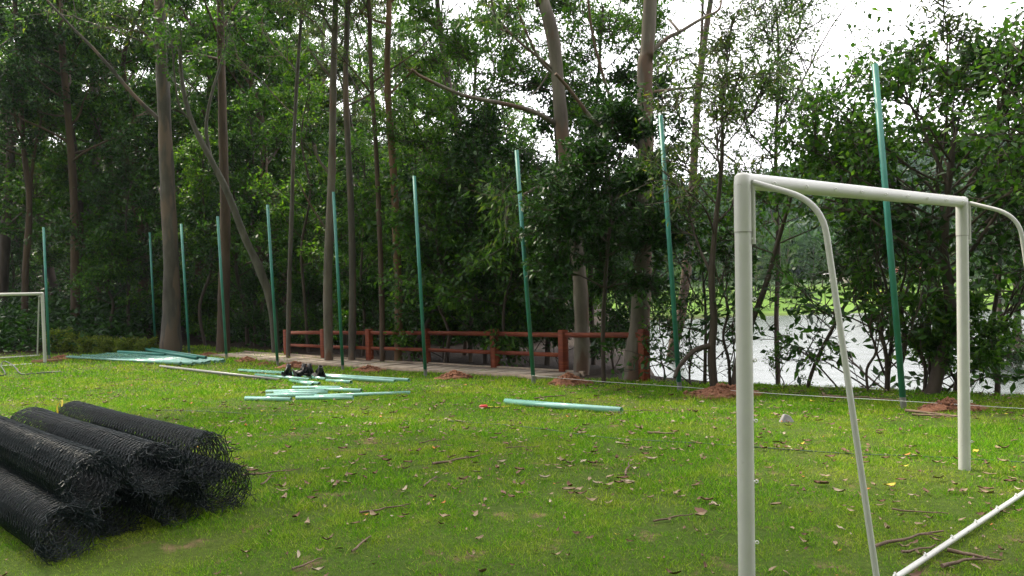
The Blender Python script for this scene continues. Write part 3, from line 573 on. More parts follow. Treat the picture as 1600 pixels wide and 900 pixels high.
def scatter():
    rng = np.random.default_rng(55)
    rows = [(31, 35, 9, ['round', 'loose', 'round', 'olive', 'loose'], -120, 600, 'in the first row of the wood'), (38, 46, 11, ['round', 'tall', 'olive', 'loose'], -150, 680, 'in the middle of the wood'), (50, 63, 15, ['tall', 'plume', 'loose', 'plume'], -180, 720, 'deep in the wood'), (70, 95, 15, ['plume', 'tall', 'loose'], -180, 740, 'far up the wooded slope')]
    for d0, d1, n, kinds, a, b, ph in rows:
        for i in range(n):
            px = a+(b-a)*(i+.5+rng.normal()*.22)/n; d = d0+(d1-d0)*rng.random(); x = (px-800)/FPX*d; y = d
            k = kinds[int(rng.integers(len(kinds)))]
            if px < 260 and d < 46 and k in ('tall', 'plume'): k = 'round'
            sc = .85+.35*rng.random()
            if px > 420 and d < 48: sc *= .75
            lbl = f'{DESC[k]} {ph} {where(x, y, g1(x, y))}'
            put(k, x, y, rng.random()*6.28, sc, lbl, 'trees of the wood behind the field')
    # understorey: small trees and shrubs just behind the edge of the lawn
    spec = [(-40, 29, 'under'), (70, 31, 'under'), (150, 30, 'under2'), (180, 28.6, 'shrub'), (205, 31, 'under'), (310, 27.5, 'under2'), (325, 26, 'shrub2'), (385, 25.5, 'under'), (410, 24.5, 'shrub'), (470, 25.5, 'under2'), (480, 23.2, 'shrub'), (535, 24, 'under'), (560, 21.5, 'shrub2'), (570, 24, 'under2'),
            (585, 20.6, 'shrub'), (660, 22, 'under'), (650, 19, 'shrub'), (690, 18.2, 'shrub2'), (720, 21, 'under2'), (700, 17.2, 'shrub'), (755, 17.5, 'under'), (775, 16.2, 'shrub'), (800, 18.5, 'under2'), (825, 16, 'shrub2'), (850, 17.5, 'under'), (870, 15.2, 'shrub'), (900, 18, 'under2'), (960, 14.6, 'shrub'), (985, 16.5, 'under'),
            (430, 30, 'round'), (520, 30, 'under'), (620, 27, 'under'), (700, 27, 'loose'), (770, 24, 'under'), (830, 21, 'under'), (250, 30, 'under'), (20, 33, 'under'), (120, 34, 'under2'), (-90, 31, 'round')]
    for px, d, k in spec:
        x = (px-800)/FPX*d; lbl = f'{DESC[k]} behind the lawn edge {where(x, d, g1(x, d))}'
        if s_of(x, d) < 3.0: d = d+(3.0-s_of(x, d))*1.25; x = (px-800)/FPX*d
        put(k, x, d, rng.random()*6.28, .75+.35*rng.random(), lbl, 'undergrowth at the edge of the wood')
    # bushes on the bank, in front of the lake
    for px, py, k, sc in [(1035, 597, 'bank2', .6), (1078, 600, 'bank', .6), (1100, 601, 'bank', 1.0), (1140, 604, 'bank', .9), (1222, 608, 'bank2', .35), (1385, 612, 'bank', 1.05), (1362, 611, 'bank2', .8), (1410, 612, 'bank', .95), (1440, 613, 'bank2', 1.0), (1500, 614, 'shrub2', .6), (1530, 614, 'bank', 1.0), (1548, 613, 'shrub', .7), (1575, 614, 'bank', 1.1), (1590, 613, 'shrub', .8), (1605, 614, 'bank2', 1.1), (1650, 616, 'bank', 1.1)]:
        p = RG(px, py)
        put(k, p[0], p[1], rng.random()*6.28, sc, f'{DESC[k]} on the lake bank {where(*p)}', 'bushes along the lake bank')
    for px, d, k, sc in [(1400, 12.4, 'bank', 1.6), (1480, 11.8, 'bank2', 1.7), (1560, 11.3, 'bank', 1.7), (1640, 10, 'under', .9)]:
        x = (px-800)/FPX*d; z0 = g1(x, d)
        put(k, x, d, rng.random()*6.28, sc, f'{DESC[k]} rooted low on the lake bank {where(x, d, z0)}', 'trees on the lake bank')
    k = 0
    for px, py in [(95, 546), (108, 549), (122, 547), (136, 551), (150, 548), (164, 552), (178, 549), (192, 552), (206, 549), (220, 552), (232, 549), (126, 541), (160, 543)]:
        p = RG(px, py); ends = ' at its left end' if k == 0 else ''
        put('lowyellow', p[0], p[1], rng.random()*6.28, .42+.25*rng.random()+(.22 if px < 125 else 0), 'low yellow green bush in the row right of the left goal', 'row of low yellow green bushes'); k += 1
    # far bank of the lake
    for px, d, k, sc in [(905, 82, 'round', .5), (950, 83, 'loose', .4), (985, 82.5, 'under', .9), (1020, 83, 'round', .35), (1060, 82, 'under2', .9), (1098, 83, 'round', .36), (1135, 83, 'under', .9), (1170, 83.5, 'round', .38), (1203, 84, 'under', .8), (1228, 88, 'under2', .7), (1425, 84, 'round', .4), (1465, 84, 'under', 1.), (1520, 84, 'round', .4), (1570, 84, 'round', .45), (1010, 88, 'round', .45), (1050, 95, 'olive', .5), (1090, 92, 'loose', .5), (1130, 96, 'round', .6), (1180, 92, 'olive', .5), (1215, 97, 'round', .5), (1235, 100, 'loose', .55), (1268, 98, 'under', .9), (1285, 101, 'round', .4), (1345, 108, 'round', .6), (1375, 112, 'olive', .5), (1420, 98, 'under2', .9), (1460, 95, 'round', .5), (1500, 97, 'olive', .5), (1550, 95, 'round', .55), (970, 92, 'olive', .55), (930, 95, 'round', .5), (880, 98, 'olive', .5)]:
        x = (px-800)/FPX*d
        put(k, x, d, rng.random()*6.28, sc, f'{DESC[k]} on the far bank of the lake {where(x, d, 0)}', 'trees on the far bank')
    # unseen trees added left of the view to shade the near lawn
    for x, y, k, sc in [(-12.8, 14.6, 'overhang', 1.0), (-11.5, 11.0, 'overhang', .92), (-12, -1, 'loose', .8)]:
        put(k, x, y, 1.3*x, sc, f'{DESC[k]} added unseen left of the field for shade', 'unseen shade trees left of the field')
scatter()
def near_side():  # unseen treeline added behind the camera to cut low sky light
    rng = np.random.default_rng(91)
    for i, x in enumerate(np.arange(-26, 27, 4.6)):
        k = ['round', 'loose', 'olive', 'round'][i % 4]; y = -8.5-5*rng.random()-.012*x*x*0
        put(k, x+rng.normal(), y, rng.random()*6.28, 1.0+.25*rng.random(), f'{DESC[k]} added unseen behind the viewer to block sky light', 'unseen trees added behind the viewer')
def near_tall():  # second unseen tier, added to cut the fill light further
    rng = np.random.default_rng(92)
    for i, x in enumerate(np.arange(-30, 31, 6.)):
        k = ['round', 'olive', 'round'][i % 3]
        put(k, x+rng.normal(), -16-4*rng.random(), rng.random()*6.28, 1.5+.3*rng.random(), f'big {DESC[k]} added unseen far behind the viewer to block sky light', 'unseen trees added behind the viewer')
near_side(); near_tall()
for _k, (_t, _u) in PROTO.items():
    if not _u:
        for _c in list(_t.children): bpy.data.objects.remove(_c)
        bpy.data.objects.remove(_t)
def split_labels():
    by = {}
    for o in COL.objects:
        if o.get('label'):
            for a_, b_ in ((' understorey', ''), ('behind the lawn edge ', 'behind the lawn '), ('on the far bank of the lake', 'across the lake'), ('feathery leaved', 'feathery'), ('in the first row of the wood', 'at the front of the wood'), ('rooted low on the lake bank', 'low on the lake bank'), ('in the middle of the wood', 'amid the wood'), ('far up the wooded slope', 'high up the slope')):
                if len(o['label'].split()) > 12: o['label'] = o['label'].replace(a_, b_)
    for o in COL.objects:
        if o.get('label') and o.get('category') in ('tree', 'shrub'): by.setdefault(o['label'], []).append(o)
    for lb, os_ in by.items():
        if 1 < len(os_) <= 3:
            os_.sort(key=lambda o: px_of(*o.location)[0])
            for o, t in zip(os_, (['left one', 'right one'] if len(os_) == 2 else ['left one', 'middle one', 'right one'])): o['label'] = f'{lb}, {t}'
split_labels()


def undergrowth():
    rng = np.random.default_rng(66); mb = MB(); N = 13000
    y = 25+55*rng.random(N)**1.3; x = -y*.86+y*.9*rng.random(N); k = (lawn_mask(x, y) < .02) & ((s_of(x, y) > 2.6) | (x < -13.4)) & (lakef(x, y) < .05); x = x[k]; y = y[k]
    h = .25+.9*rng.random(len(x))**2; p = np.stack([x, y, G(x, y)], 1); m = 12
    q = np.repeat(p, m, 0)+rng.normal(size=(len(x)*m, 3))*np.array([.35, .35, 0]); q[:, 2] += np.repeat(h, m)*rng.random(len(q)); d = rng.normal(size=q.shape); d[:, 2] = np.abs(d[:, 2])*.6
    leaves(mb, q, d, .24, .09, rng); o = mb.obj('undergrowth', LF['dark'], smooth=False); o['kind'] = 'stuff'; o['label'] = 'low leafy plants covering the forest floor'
undergrowth()

def far_wood():
    rng = np.random.default_rng(77); mb = MB(); N = 1500
    az = -.02+.95*rng.random(N); y = 128+260*rng.random(N)**1.2; x = az*y; z = G(x, y)
    R = 2.6+2.2*rng.random(N); k = 90
    u = nrmz(rng.normal(size=(N, k, 3))); u[..., 2] = np.abs(u[..., 2])*.9; rr = R[:, None, None]*(.7+.4*rng.random((N, k, 1)))
    p = np.stack([x, y, z+1.5], 1)[:, None]+u*rr*np.array([1, 1, 1.25]); d = u+rng.normal(size=u.shape)*.6
    leaves(mb, p.reshape(-1, 3), d.reshape(-1, 3), 2.0, 1.3, rng)
    col = np.repeat(rng.random(N), k*4); mb.R = [mb.R[0]*.35+col*.65]
    o = mb.obj('distant_forest', LF['dark'], smooth=False); o['kind'] = 'stuff'; o['label'] = 'wooded hills beyond the lake'
far_wood()

# ------------------------------------------------------------------ built things
M_GREEN = plain('green_paint', (.038, .215, .168), .42, 0, .16, 3, .08)
M_GREENGLARE = plain('green_paint_glare', (.22, .46, .38), .16, 0, .14, 5, .06, .9)  # green paint lightened so its colour carries the white sky glare
M_GREENGLARE.node_tree.nodes['Principled BSDF'].inputs['Coat Weight'].default_value = .6
M_ZINC = plain('galvanised_grey', (.22, .225, .215), .5, .3, .2, 10, .1)
def whitepaint():
    m, n, l, b = newmat('white_paint'); c = ramp(n, l, noise(n, l, 4, 5), [(.3, (.50, .50, .46)), (.7, (.57, .57, .53))])
    sc = ramp(n, l, noise(n, l, 26, 6, rough=.7), [(.66, (0, 0, 0)), (.73, (.55, .55, .55))]); c = mixc(n, l, sc, c, (.26, .24, .19))
    st = ramp(n, l, noise(n, l, 7, 5, stretch=(6, 6, .5)), [(.62, (0, 0, 0)), (.8, (.4, .4, .4))]); c = mixc(n, l, st, c, (.33, .30, .23))
    l.new(c, b.inputs['Base Color']); b.inputs['Roughness'].default_value = .36; bump(n, l, noise(n, l, 60, 3), .08, .002, b); return m
M_WHITE = whitepaint()
M_CLIP = plain('white_plastic', (.80, .80, .76), .35, 0, .05, 20, 0)
M_JOINT = plain('joint_grey', (.30, .29, .26), .6)
M_BLACK = plain('black_paint', (.012, .012, .013), .45)
M_SOIL = None
def soilmat():
    m, n, l, b = newmat('red_soil'); f = noise(n, l, 22, 6, rough=.7)
    c = ramp(n, l, f, [(.28, (.10, .042, .022)), (.5, (.25, .105, .055)), (.72, (.38, .19, .11))]); l.new(c, b.inputs['Base Color'])
    b.inputs['Roughness'].default_value = .95; bump(n, l, noise(n, l, 60, 5), .8, .03, b); return m
def redwood():
    m, n, l, b = newmat('red_brown_stained_wood'); f = noise(n, l, 5, 7, stretch=(.5, .5, 6), rough=.65)
    g = noise(n, l, 2.5, 3)
    c = ramp(n, l, f, [(.25, (.075, .015, .006)), (.5, (.16, .030, .009)), (.75, (.26, .066, .019))])
    c = mixc(n, l, ramp(n, l, g, [(.55, (0, 0, 0)), (.75, (.55, .55, .55))]), c, (.20, .06, .02))
    l.new(c, b.inputs['Base Color']); b.inputs['Specular IOR Level'].default_value = .25; b.inputs['Roughness'].default_value = .6; bump(n, l, f, .35, .006, b); return m
M_WOOD = redwood(); M_SOIL = soilmat()

# boardwalk along the fence
FPOST = [((449, 557), 515), ((507, 562), 514), ((578, 566.5), 514), ((667, 571.5), 513.5), ((774, 578), 514), ((881, 584.5), 515.5), ((1007, 596), 514)]
def build_fence_path():
    fp = []
    for (px, py), ty in FPOST:
        p = RG(px, py); fp.append((p, ty))
    base = fp[0][0]
    t = thing('wooden_fence', 'red brown wooden post and rail fence by the grey path, last bay without lower rail', 'fence', tuple(base))
    tops = []; hw = .075; n_ = np.array([NRM[0], NRM[1], 0])
    for i, (p, ty) in enumerate(fp):
        d = float((p-CAM0)@_F); top = P(FPOST[i][0][0], ty, d)[2]; h = top-p[2]; tops.append(h)
        q = fp[min(i+1, 6)][0]-fp[max(i-1, 0)][0]; ax = nrmz(np.array([q[0], q[1], 0])); ay = np.array([-ax[1], ax[0], 0])
        mb = MB(); z0 = p[2]-.25; box(mb, p+np.array([0, 0, (h-.25)/2]), ax*hw, ay*hw, (0, 0, (h+.25)/2), bev=.012)
        mb.obj('post', M_WOOD, t, smooth=False, org=base)
    for i in range(6):
        a, b = fp[i][0], fp[i+1][0]; ha, hb = tops[i], tops[i+1]
        for j, (fr, hh, th) in enumerate(((.885, .075, .020), (.43, .065, .020))):
            if j == 1 and i == 5: continue
            A = a+np.array([0, 0, ha*fr]); B = b+np.array([0, 0, hb*fr]); ax = nrmz(B-A); ay = nrmz(np.cross([0, 0, 1.], ax)); az = np.cross(ax, ay)
            A = A+ax*(hw+.002); B = B-ax*(hw+.002); mb = MB()
            box(mb, (A+B)/2, (B-A)/2, ay*th, az*hh*.62, bev=.006); mb.obj('rail', M_WOOD, t, smooth=False, org=base)
    # path slabs
    m = plain('grey_concrete_slab', (.33, .275, .215), .9, 0, .25, 5, .4); e = plain('grey_timber_edging', (.27, .21, .15), .85, 0, .25, 9, .3)
    pts = [RG(392, 553.5)+np.array([-.3, .3, 0])] + [f[0] for f in fp[:6]] + [fp[5][0]+(fp[6][0]-fp[5][0])*.28]
    cl = resample(pts, 60); pt = bpy.data.objects.new('path', None); COL.objects.link(pt); pt.location = cl[0]; pt['kind'] = 'structure'; o0 = cl[0]
    W = 1.05; dirs = nrmz(np.gradient(cl, axis=0)*np.array([1, 1, 0])); nr = np.stack([dirs[:, 1], -dirs[:, 0], 0*dirs[:, 0]], 1)
    if nr[10]@n_ > 0: nr = -nr
    rng = np.random.default_rng(4); k = 0
    for i in range(0, 58, 2):
        a, b = cl[i], cl[i+2]; na, nb = nr[i], nr[i+2]; g = .012; dv = nrmz(b-a); mb = MB()
        def T(p): return np.array([p[0], p[1], g1(p[0], p[1])+.055])
        c4 = [T(a+na*.04+dv*g), T(b+nb*.04-dv*g), T(b+nb*W-dv*g), T(a+na*W+dv*g)]; dz = rng.normal()*.004
        V = [c+np.array([0, 0, dz]) for c in c4]+[c-np.array([0, 0, .12]) for c in c4]
        mb.add(V, [(0, 1, 2, 3), (0, 4, 5, 1), (1, 5, 6, 2), (2, 6, 7, 3), (3, 7, 4, 0)]); mb.obj('slab', m, pt, smooth=False, org=o0)
    for off, hgt in ((.0, .085), (W+.045, .065)):
        mb = MB(); L = []
        for i in range(60):
            p = cl[i]+nr[i]*off; L.append([p[0], p[1], g1(p[0], p[1])+hgt-.06])
        L = np.array(L); V = []
        for i in range(60):
            for sx, sz in ((-.028, -.06), (-.028, .06), (.028, .06), (.028, -.06)): V.append(L[i]+nr[i]*sx+np.array([0, 0, sz]))
        q = [(4*i+j, 4*i+(j+1) % 4, 4*i+4+(j+1) % 4, 4*i+4+j) for i in range(59) for j in range(4)]+[(0, 1, 2, 3), (239, 238, 237, 236)]
        mb.add(V, q); mb.obj('edging_board', e, pt, smooth=False, org=o0)
build_fence_path()

POLES = [((68, 355), (77, 562)), ((234, 363), (243, 543.5)), ((283, 350), (296, 557)), ((340, 338), (354, 561)), ((418, 320), (434, 572)), ((521, 300), (536, 580)), ((647, 275), (665, 588)), ((807, 235), (834, 600)), ((1032, 180), (1062, 612)), ((1367, 100), (1412, 639))]
PBASE = []
def build_poles():
    lab = ['leftmost green metal pole, just behind the left goal post', 'green metal pole left of the thick eucalyptus, beyond the pipe stack', 'green metal pole right of the thick eucalyptus, behind the pipe stack', 'green metal pole at the right end of the pipe stack', 'green metal pole at the left end of the wooden fence',
           'green metal pole in front of the second fence bay from the left', 'green metal pole standing in front of the middle fence post', 'green metal pole in front of the fifth fence bay from the left', 'green metal pole just right of the last fence post', 'tallest green metal pole, seen through the near white goal']
    for i, (tp, bp) in enumerate(POLES):
        b = RG(*bp); d = float((b-CAM0)@_F); t_ = P(*tp, d+.02); v = nrmz(t_-b); PBASE.append(b)
        o = thing('green_pole', lab[i], 'pole', tuple(b), 'row of green metal poles along the field edge')
        m1 = MB(); pipe(m1, b+v*.14, t_, .035, .030, 16); m1.obj('pole_tube', M_GREEN, o, org=b)
        m2 = MB(); tube(m2, [b-v*.2, b+v*.138], .0345, 16); m2.obj('bare_foot', M_ZINC, o, org=b)
build_poles()

def mound(name, label, px, py, wpx, hpx, seed, mat=None, grp='heaps of dug red soil beside the poles', squash=.6):
    p = RG(px, py); d = float((p-CAM0)@_F); R = wpx/2*d/FPX; h = .78*hpx*d/FPX
    rng = np.random.default_rng(seed); n = 26; a = np.arange(n)/n*2*math.pi; V = [[0, 0, h]]; k = 9
    o = thing(name, label, 'soil heap', tuple(p), grp)
    for r in range(1, k+1):
        f = r/k
        for j in range(n):
            rr = R*f*(1+.18*math.sin(3*a[j]+seed)+.12*rng.normal()*f); x = rr*math.cos(a[j]); y = rr*math.sin(a[j])*squash
            z = h*(1-f)**.8*(.75+.5*rng.random()) if r < k else -.03
            V.append([x, y, z+g1(p[0]+x, p[1]+y)-p[2]])
    T = [(0, 1+j, 1+(j+1) % n) for j in range(n)]
    Q = [(1+r*n+j, 1+(r+1)*n+j, 1+(r+1)*n+(j+1) % n, 1+r*n+(j+1) % n) for r in range(k-1) for j in range(n)]
    mb = MB(); mb.add(V, Q, T); mb.obj('heap', mat or M_SOIL, o, smooth=False)
    cl = MB()
    for j in range(130):
        f = abs(rng.normal())*.55; aa = rng.random()*6.28; x = R*f*math.cos(aa)*1.05; y = R*f*math.sin(aa)*squash*1.05; s = (.012+.03*rng.random()**2)*(.6+R)
        z = max(0, h*(1-min(f, 1))**.8)+g1(p[0]+x, p[1]+y)-p[2]+s*.3
        c = np.array([x, y, z]); pts = c+np.array([[1, 0, 0], [-1, 0, 0], [0, 1, 0], [0, -1, 0], [0, 0, .8], [0, 0, -.8]])*s*(.6+.7*rng.random((6, 1)))
        cl.add(pts, None, [(0, 2, 4), (2, 1, 4), (1, 3, 4), (3, 0, 4), (2, 0, 5), (1, 2, 5), (3, 1, 5), (0, 3, 5)])
    c = cl.obj('soil_clod', mat or M_SOIL, o, smooth=False); c['kind'] = 'stuff'
for i, (lb, px, py, wp, hp) in enumerate([
    ('red soil heap right of the left goal post', 98, 561, 44, 7), ('small red soil heap in front of the thick eucalyptus foot', 262, 549, 40, 6), ('low red soil heap between the third and fourth green poles', 325, 557, 50, 7), ('red soil heap right of the pole at the end of the pipe stack', 386, 565, 40, 9),
    ('small scrap of red soil left of the pole at the fence end', 415, 570, 32, 4), ('red soil heap just right of the pole at the fence end', 461, 574, 52, 11), ('red soil heap in front of the second fence post', 575, 580, 54, 10), ('red soil heap between the two poles before the fence middle', 710, 592, 60, 15),
    ('red soil heap at the right end of the path', 888, 601, 72, 21), ('wide red soil heap left of the near goal post', 1128, 618, 130, 19), ('red soil and rubble heap behind the right goal post', 1482, 641, 112, 20)]):
    mound('soil_heap', lb, px, py, wp, hp, 200+i)

# pipes lying on the grass
def lay_pipe(label, a, b, ro=.035, mat=M_GREENGLARE, grp=None, dz=0., name='green_pipe', world=False):
    A, B = (np.array(a, float), np.array(b, float)) if world else (RG(*a), RG(*b))
    A = A+np.array([0, 0, ro*.85+dz]); B = B+np.array([0, 0, ro*.85+dz])
    mid = (A+B)/2; sag = g1(mid[0], mid[1])+ro*.8-mid[2]
    if sag > 0: A[2] += sag; B[2] += sag
    mb = MB(); pipe(mb, A, B, ro, ro*.86, 14); o = mb.obj(name, mat, org=A, loc=A); return tag(o, label, 'pipe', grp)
def build_pipes():
    rng = np.random.default_rng(9); a0, a1 = RG(108, 561.5), RG(205, 551); b0, b1 = RG(287, 572.5), RG(357, 565)
    N = 18
    for i in range(N):
        f = i/(N-1); a = a0*(1-f)+a1*f; b = b0*(1-f)+b1*f; v = nrmz(b-a); j = rng.normal()*.18; a = a+v*j; b = b+v*(j+rng.normal()*.05)
        a[2] = g1(a[0], a[1]); b[2] = g1(b[0], b[1])
        lb = 'nearest green pipe of the stack laid out beside the left goal' if i == 0 else 'farthest green pipe of the stack laid out beside the left goal' if i == N-1 else 'green pipe in the middle of the side by side stack near the left goal'
        lay_pipe(lb, a, b, .040, M_GREENGLARE, 'green pipes stacked side by side', world=True)
    for i, (a, b, lb) in enumerate([((216, 549), (309, 566), 'green pipe lying across the top of the stack, nearest one'), ((237, 550), (322, 565), 'green pipe lying across the top of the stack, farthest one'), ((185, 555), (258, 560), 'green pipe crossing the left half of the stack at a low angle')]):
        A = RG(*a); B = RG(*b); v = B-A
        lay_pipe(lb, A, B, .040, M_GREEN, 'green pipes lying across the stack', dz=.075, world=True)
    lay_pipe('long thin grey pipe pointing from the stack to the loose green pipes', (250, 574), (438, 596), .032, M_ZINC, None, name='grey_pipe')
    g = 'loose green pipes in front of the fence'
    for a, b, lb in [((374, 580.5), (639, 597), 'longest far loose green pipe, reaching right past the black brackets'), ((388, 582), (617, 599), 'long green pipe lying just in front of the longest one'),
                     ((400, 588), (484, 596), 'short green pipe left of the black brackets'), ((476, 590), (509, 595.5), 'short green pipe with dark open end right below the black brackets'), ((454, 597), (489, 604), 'short green pipe pointing down right below the brackets, nearer one'),
                     ((468, 598.5), (499, 602.5), 'stub of green pipe showing beyond the nearer short one'), ((511, 597), (549, 600), 'short green pipe right of the black brackets below the long pair'),
                     ((458, 609), (533, 609.5), 'green pipe at the back of the near pile of pipes'), ((495, 610.5), (565, 614), 'green pipe sticking out right of the near pile, dark end'), ((416, 616), (508, 614.5), 'whitish shiny green pipe second from the back of the near pile'),
                     ((428, 618.5), (512, 617), 'green pipe with open end in the middle of the near pile'), ((416, 622), (496, 620.5), 'whitish shiny green pipe in the middle of the near pile'), ((491, 622), (641, 616.5), 'thin long green pipe pointing right from the near pile'),
                     ((463, 625), (552, 625), 'green pipe at the front right of the near pile'), ((384, 626), (455, 628), 'frontmost darker green pipe at the left of the near pile')]:
        lay_pipe(lb, a, b, .036 if 'thin' not in lb else .03, M_GREENGLARE, g)
    lay_pipe('left green pipe of the pair lying alone in mid field', (790, 631.5), (937, 644), .042, M_GREENGLARE, 'pair of green pipes lying alone')
    lay_pipe('right green pipe of the pair in mid field, open end showing', (800, 633), (971, 646.5), .042, M_GREENGLARE, 'pair of green pipes lying alone')
build_pipes()

def build_brackets():
    for i, (px, py, yaw, tilt, lb) in enumerate([(448, 592, .3, .25, 'black pole bracket at the left of the cluster on the pipes'), (462, 593, 1.2, 1.2, 'black pole bracket lying on its side, second from the left'), (474, 592, .6, .1, 'black pole bracket in the middle of the cluster'), (483, 592, 2.0, .15, 'black pole bracket standing upright right of the middle'), (499, 593, 2.6, -.5, 'black pole bracket at the right, leaning left')]):
        p = RG(px, py); o = thing('pole_bracket', lb, 'bracket', tuple(p+np.array([0, 0, .09])), 'cluster of black pole brackets'); o.rotation_euler = (tilt*.5, tilt, yaw)
        m = MB(); pipe(m, (0, 0, 0), (0, 0, .22), .045, .036, 10, .1); m.obj('socket', M_BLACK, o)
        m = MB(); box(m, (0, 0, 0), (.11, 0, 0), (0, .11, 0), (0, 0, .010), bev=.004); m.obj('base_plate', M_BLACK, o, smooth=False)
        for k in range(3):
            a = k*2.094; u = np.array([math.cos(a), math.sin(a), 0]); v = np.array([-u[1], u[0], 0])*.006; m = MB()
            V = [u*.046+np.array([0, 0, .012]), u*.12+np.array([0, 0, .012]), u*.046+np.array([0, 0, .17])]
            m.add([q+v for q in V]+[q-v for q in V], [(0, 3, 4, 1), (1, 4, 5, 2), (2, 5, 3, 0)], [(0, 1, 2), (5, 4, 3)]); m.obj('gusset', M_BLACK, o, smooth=False)
build_brackets()

# goals
def fillet(A, B, C, r, n=8):
    A, B, C = (np.asarray(v, float) for v in (A, B, C)); p = B+nrmz(A-B)*r; q = B+nrmz(C-B)*r
    t = np.linspace(0, 1, n)[:, None]; return np.concatenate([[A], (1-t)**2*p+2*t*(1-t)*B+t**2*q, [C]])
def build_goal(label, pl, pr, tl, tr, bl, br, cl, crn, rp, rs, rb, hooks=(9, 6, 8)):
    """pl, pr: post feet; tl, tr: post tops; bl, br: feet of the rear stays; cl, crn: corners of the stays"""
    o = thing('football_goal', label, 'goal', tuple(pl)); org = pl; ax = nrmz(tr-tl)
    m = MB(); q1 = tl-np.array([0, 0, rp]); q2 = tr-np.array([0, 0, rp])
    tube(m, fillet(q1-np.array([0, 0, .02])+ax*.0, q1+ax*0, q1+ax*.05, .001)[:1].tolist()+[(q1+ax*(rp*.6)).tolist(), (q2-ax*(rp*.6)).tolist()], rp, 20); m.V[-1] = m.V[-1]; 
    m = MB(); tube(m, [q1-ax*rp*.15, q2+ax*rp*.15], rp*.97, 22); m.obj('crossbar', M_WHITE, o, org=org)
    back = nrmz((bl-pl)*np.array([1, 1, 0]))
    for foot, top, corner, rear in ((pl, tl, cl, bl), (pr, tr, crn, br)):
        v = nrmz(top-foot); m = MB(); q = top-v*rp
        tube(m, [foot-v*.12, q-v*.25], rp*.98, 22); pm = m.obj('post', M_WHITE, o, org=org)
        m = MB(); capz = [q-v*.248, q-v*.02, q+v*rp*.55, q+v*rp*.9, q+v*rp]; tube(m, capz, [rp*1.02, rp*1.02, rp*.93, rp*.6, rp*.15], 22); m.obj('corner_sleeve', M_WHITE, o, org=org)
        m = MB(); tube(m, [q-v*.252, q-v*.2485], rp*1.025, 22); m.obj('sleeve_joint', M_JOINT, o, org=org)
        s0 = q+back*(rp+rs*.55)+v*(-.01)
        m = MB(); tube(m, [s0+v*.012, s0-v*.30], rs*.62, 10); m.obj('stay_flange', M_WHITE, o, org=org)
        m = MB(); tube(m, fillet(s0, corner, rear, .16, 10), rs, 14); m.obj('rear_stay', M_WHITE, o, org=org)
    m = MB(); tube(m, [bl-ax*.06, br+ax*.06], rb, 14); m.obj('ground_bar', M_WHITE, o, org=org)
    hk = MB(); r0 = .0075
    a = np.linspace(0, 2*math.pi, 9)[:-1]; hk_pts = [np.array([0, math.cos(t)*r0, math.sin(t)*r0]) for t in a]+[np.array([0, r0, 0])]
    tube(hk, hk_pts, .003, 6); box(hk, (0, -r0*1.1, 0), (.008, 0, 0), (0, .004, 0), (0, 0, .005)); hm = hk.mesh('net_hook', M_CLIP)
    def place(p, out):
        h = bpy.data.objects.new('net_hook', hm); COL.objects.link(h); h.parent = o; h.location = p-org; h.rotation_euler = Vector(out).to_track_quat('Y', 'Z').to_euler()
    for i in range(hooks[0]):
        f = (i+.6)/hooks[0]; place(q1*(1-f)+q2*f+nrmz(back-np.array([0, 0, .1]))*(rp+.008), nrmz(back-np.array([0, 0, .1])))
    for foot, top in ((pl, tl), (pr, tr)):
        for i in range(hooks[1]):
            f = (i+.7)/(hooks[1]+.8); place(foot*(1-f)+top*f+back*(rp+.008), back)
    for i in range(hooks[2]):
        f = (i+.5)/hooks[2]; place(bl*(1-f)+br*f+np.array([0, 0, rb+.006]), (0, 0, 1))
    return o
def near_goal():
    dR = 2*FPX/420.; dL = 2*FPX/639.
    tr = P(1503, 307, dR); tl = P(1160, 269.5, dL); pr = P(1507, 728, dR); pl = P(1167, 909, dL)
    pr = np.array([pr[0], pr[1], g1(pr[0], pr[1])]); pl = np.array([pl[0], pl[1], g1(pl[0], pl[1])])
    bl = P(1372.5, 929, 3.6); bl[2] = .03; off = bl-pl; br = pr+off; br[2] = g1(br[0], br[1])+.03
    cl = P(1284, 315, 3.62); cr_ = P(1592, 336, 5.55)
    build_goal('large white football goal without a net in the right foreground', pl, pr, tl, tr, bl, br, cl, cr_, .0415, .0145, .0145)
near_goal()
def far_goal():
    d = 2*FPX/111.; tr = P(66, 456.5, d); pr = RG(70.5, 567); d = float((pr-CAM0)@_F); tr = P(66, 456.5, d)
    ax = np.array([.753, .658, 0]); pl = pr-ax*3; pl[2] = g1(pl[0], pl[1]); tl = pl+(tr-pr)
    br = RG(58.5, 557); off = br-pr; bl = pl+off; bl[2] = g1(bl[0], bl[1])+.03; br[2] += .03
    db = float((br-CAM0)@_F); cr_ = P(61, 464.5, db-.3); cl = cr_-ax*3
    build_goal('white football goal at the left edge, far across the field', pl, pr, tl, tr, bl, br, cl, cr_, .045, .022, .022)
    # plank under its post
    a, b = RG(50, 567.5), RG(97, 565.5); mb = MB(); v = (b-a)/2; n_ = nrmz(np.cross([0, 0, 1.], v)); box(mb, (a+b)/2+np.array([0, 0, .05]), v, n_*.07, (0, 0, .035), bev=.006)
    pm = plain('weathered_brown_board', (.20, .105, .05), .8, 0, .3, 7, .3); o = mb.obj('timber_plank', pm, smooth=False, org=a, loc=a); tag(o, 'brown timber plank lying against the foot of the left goal post', 'plank')
far_goal()

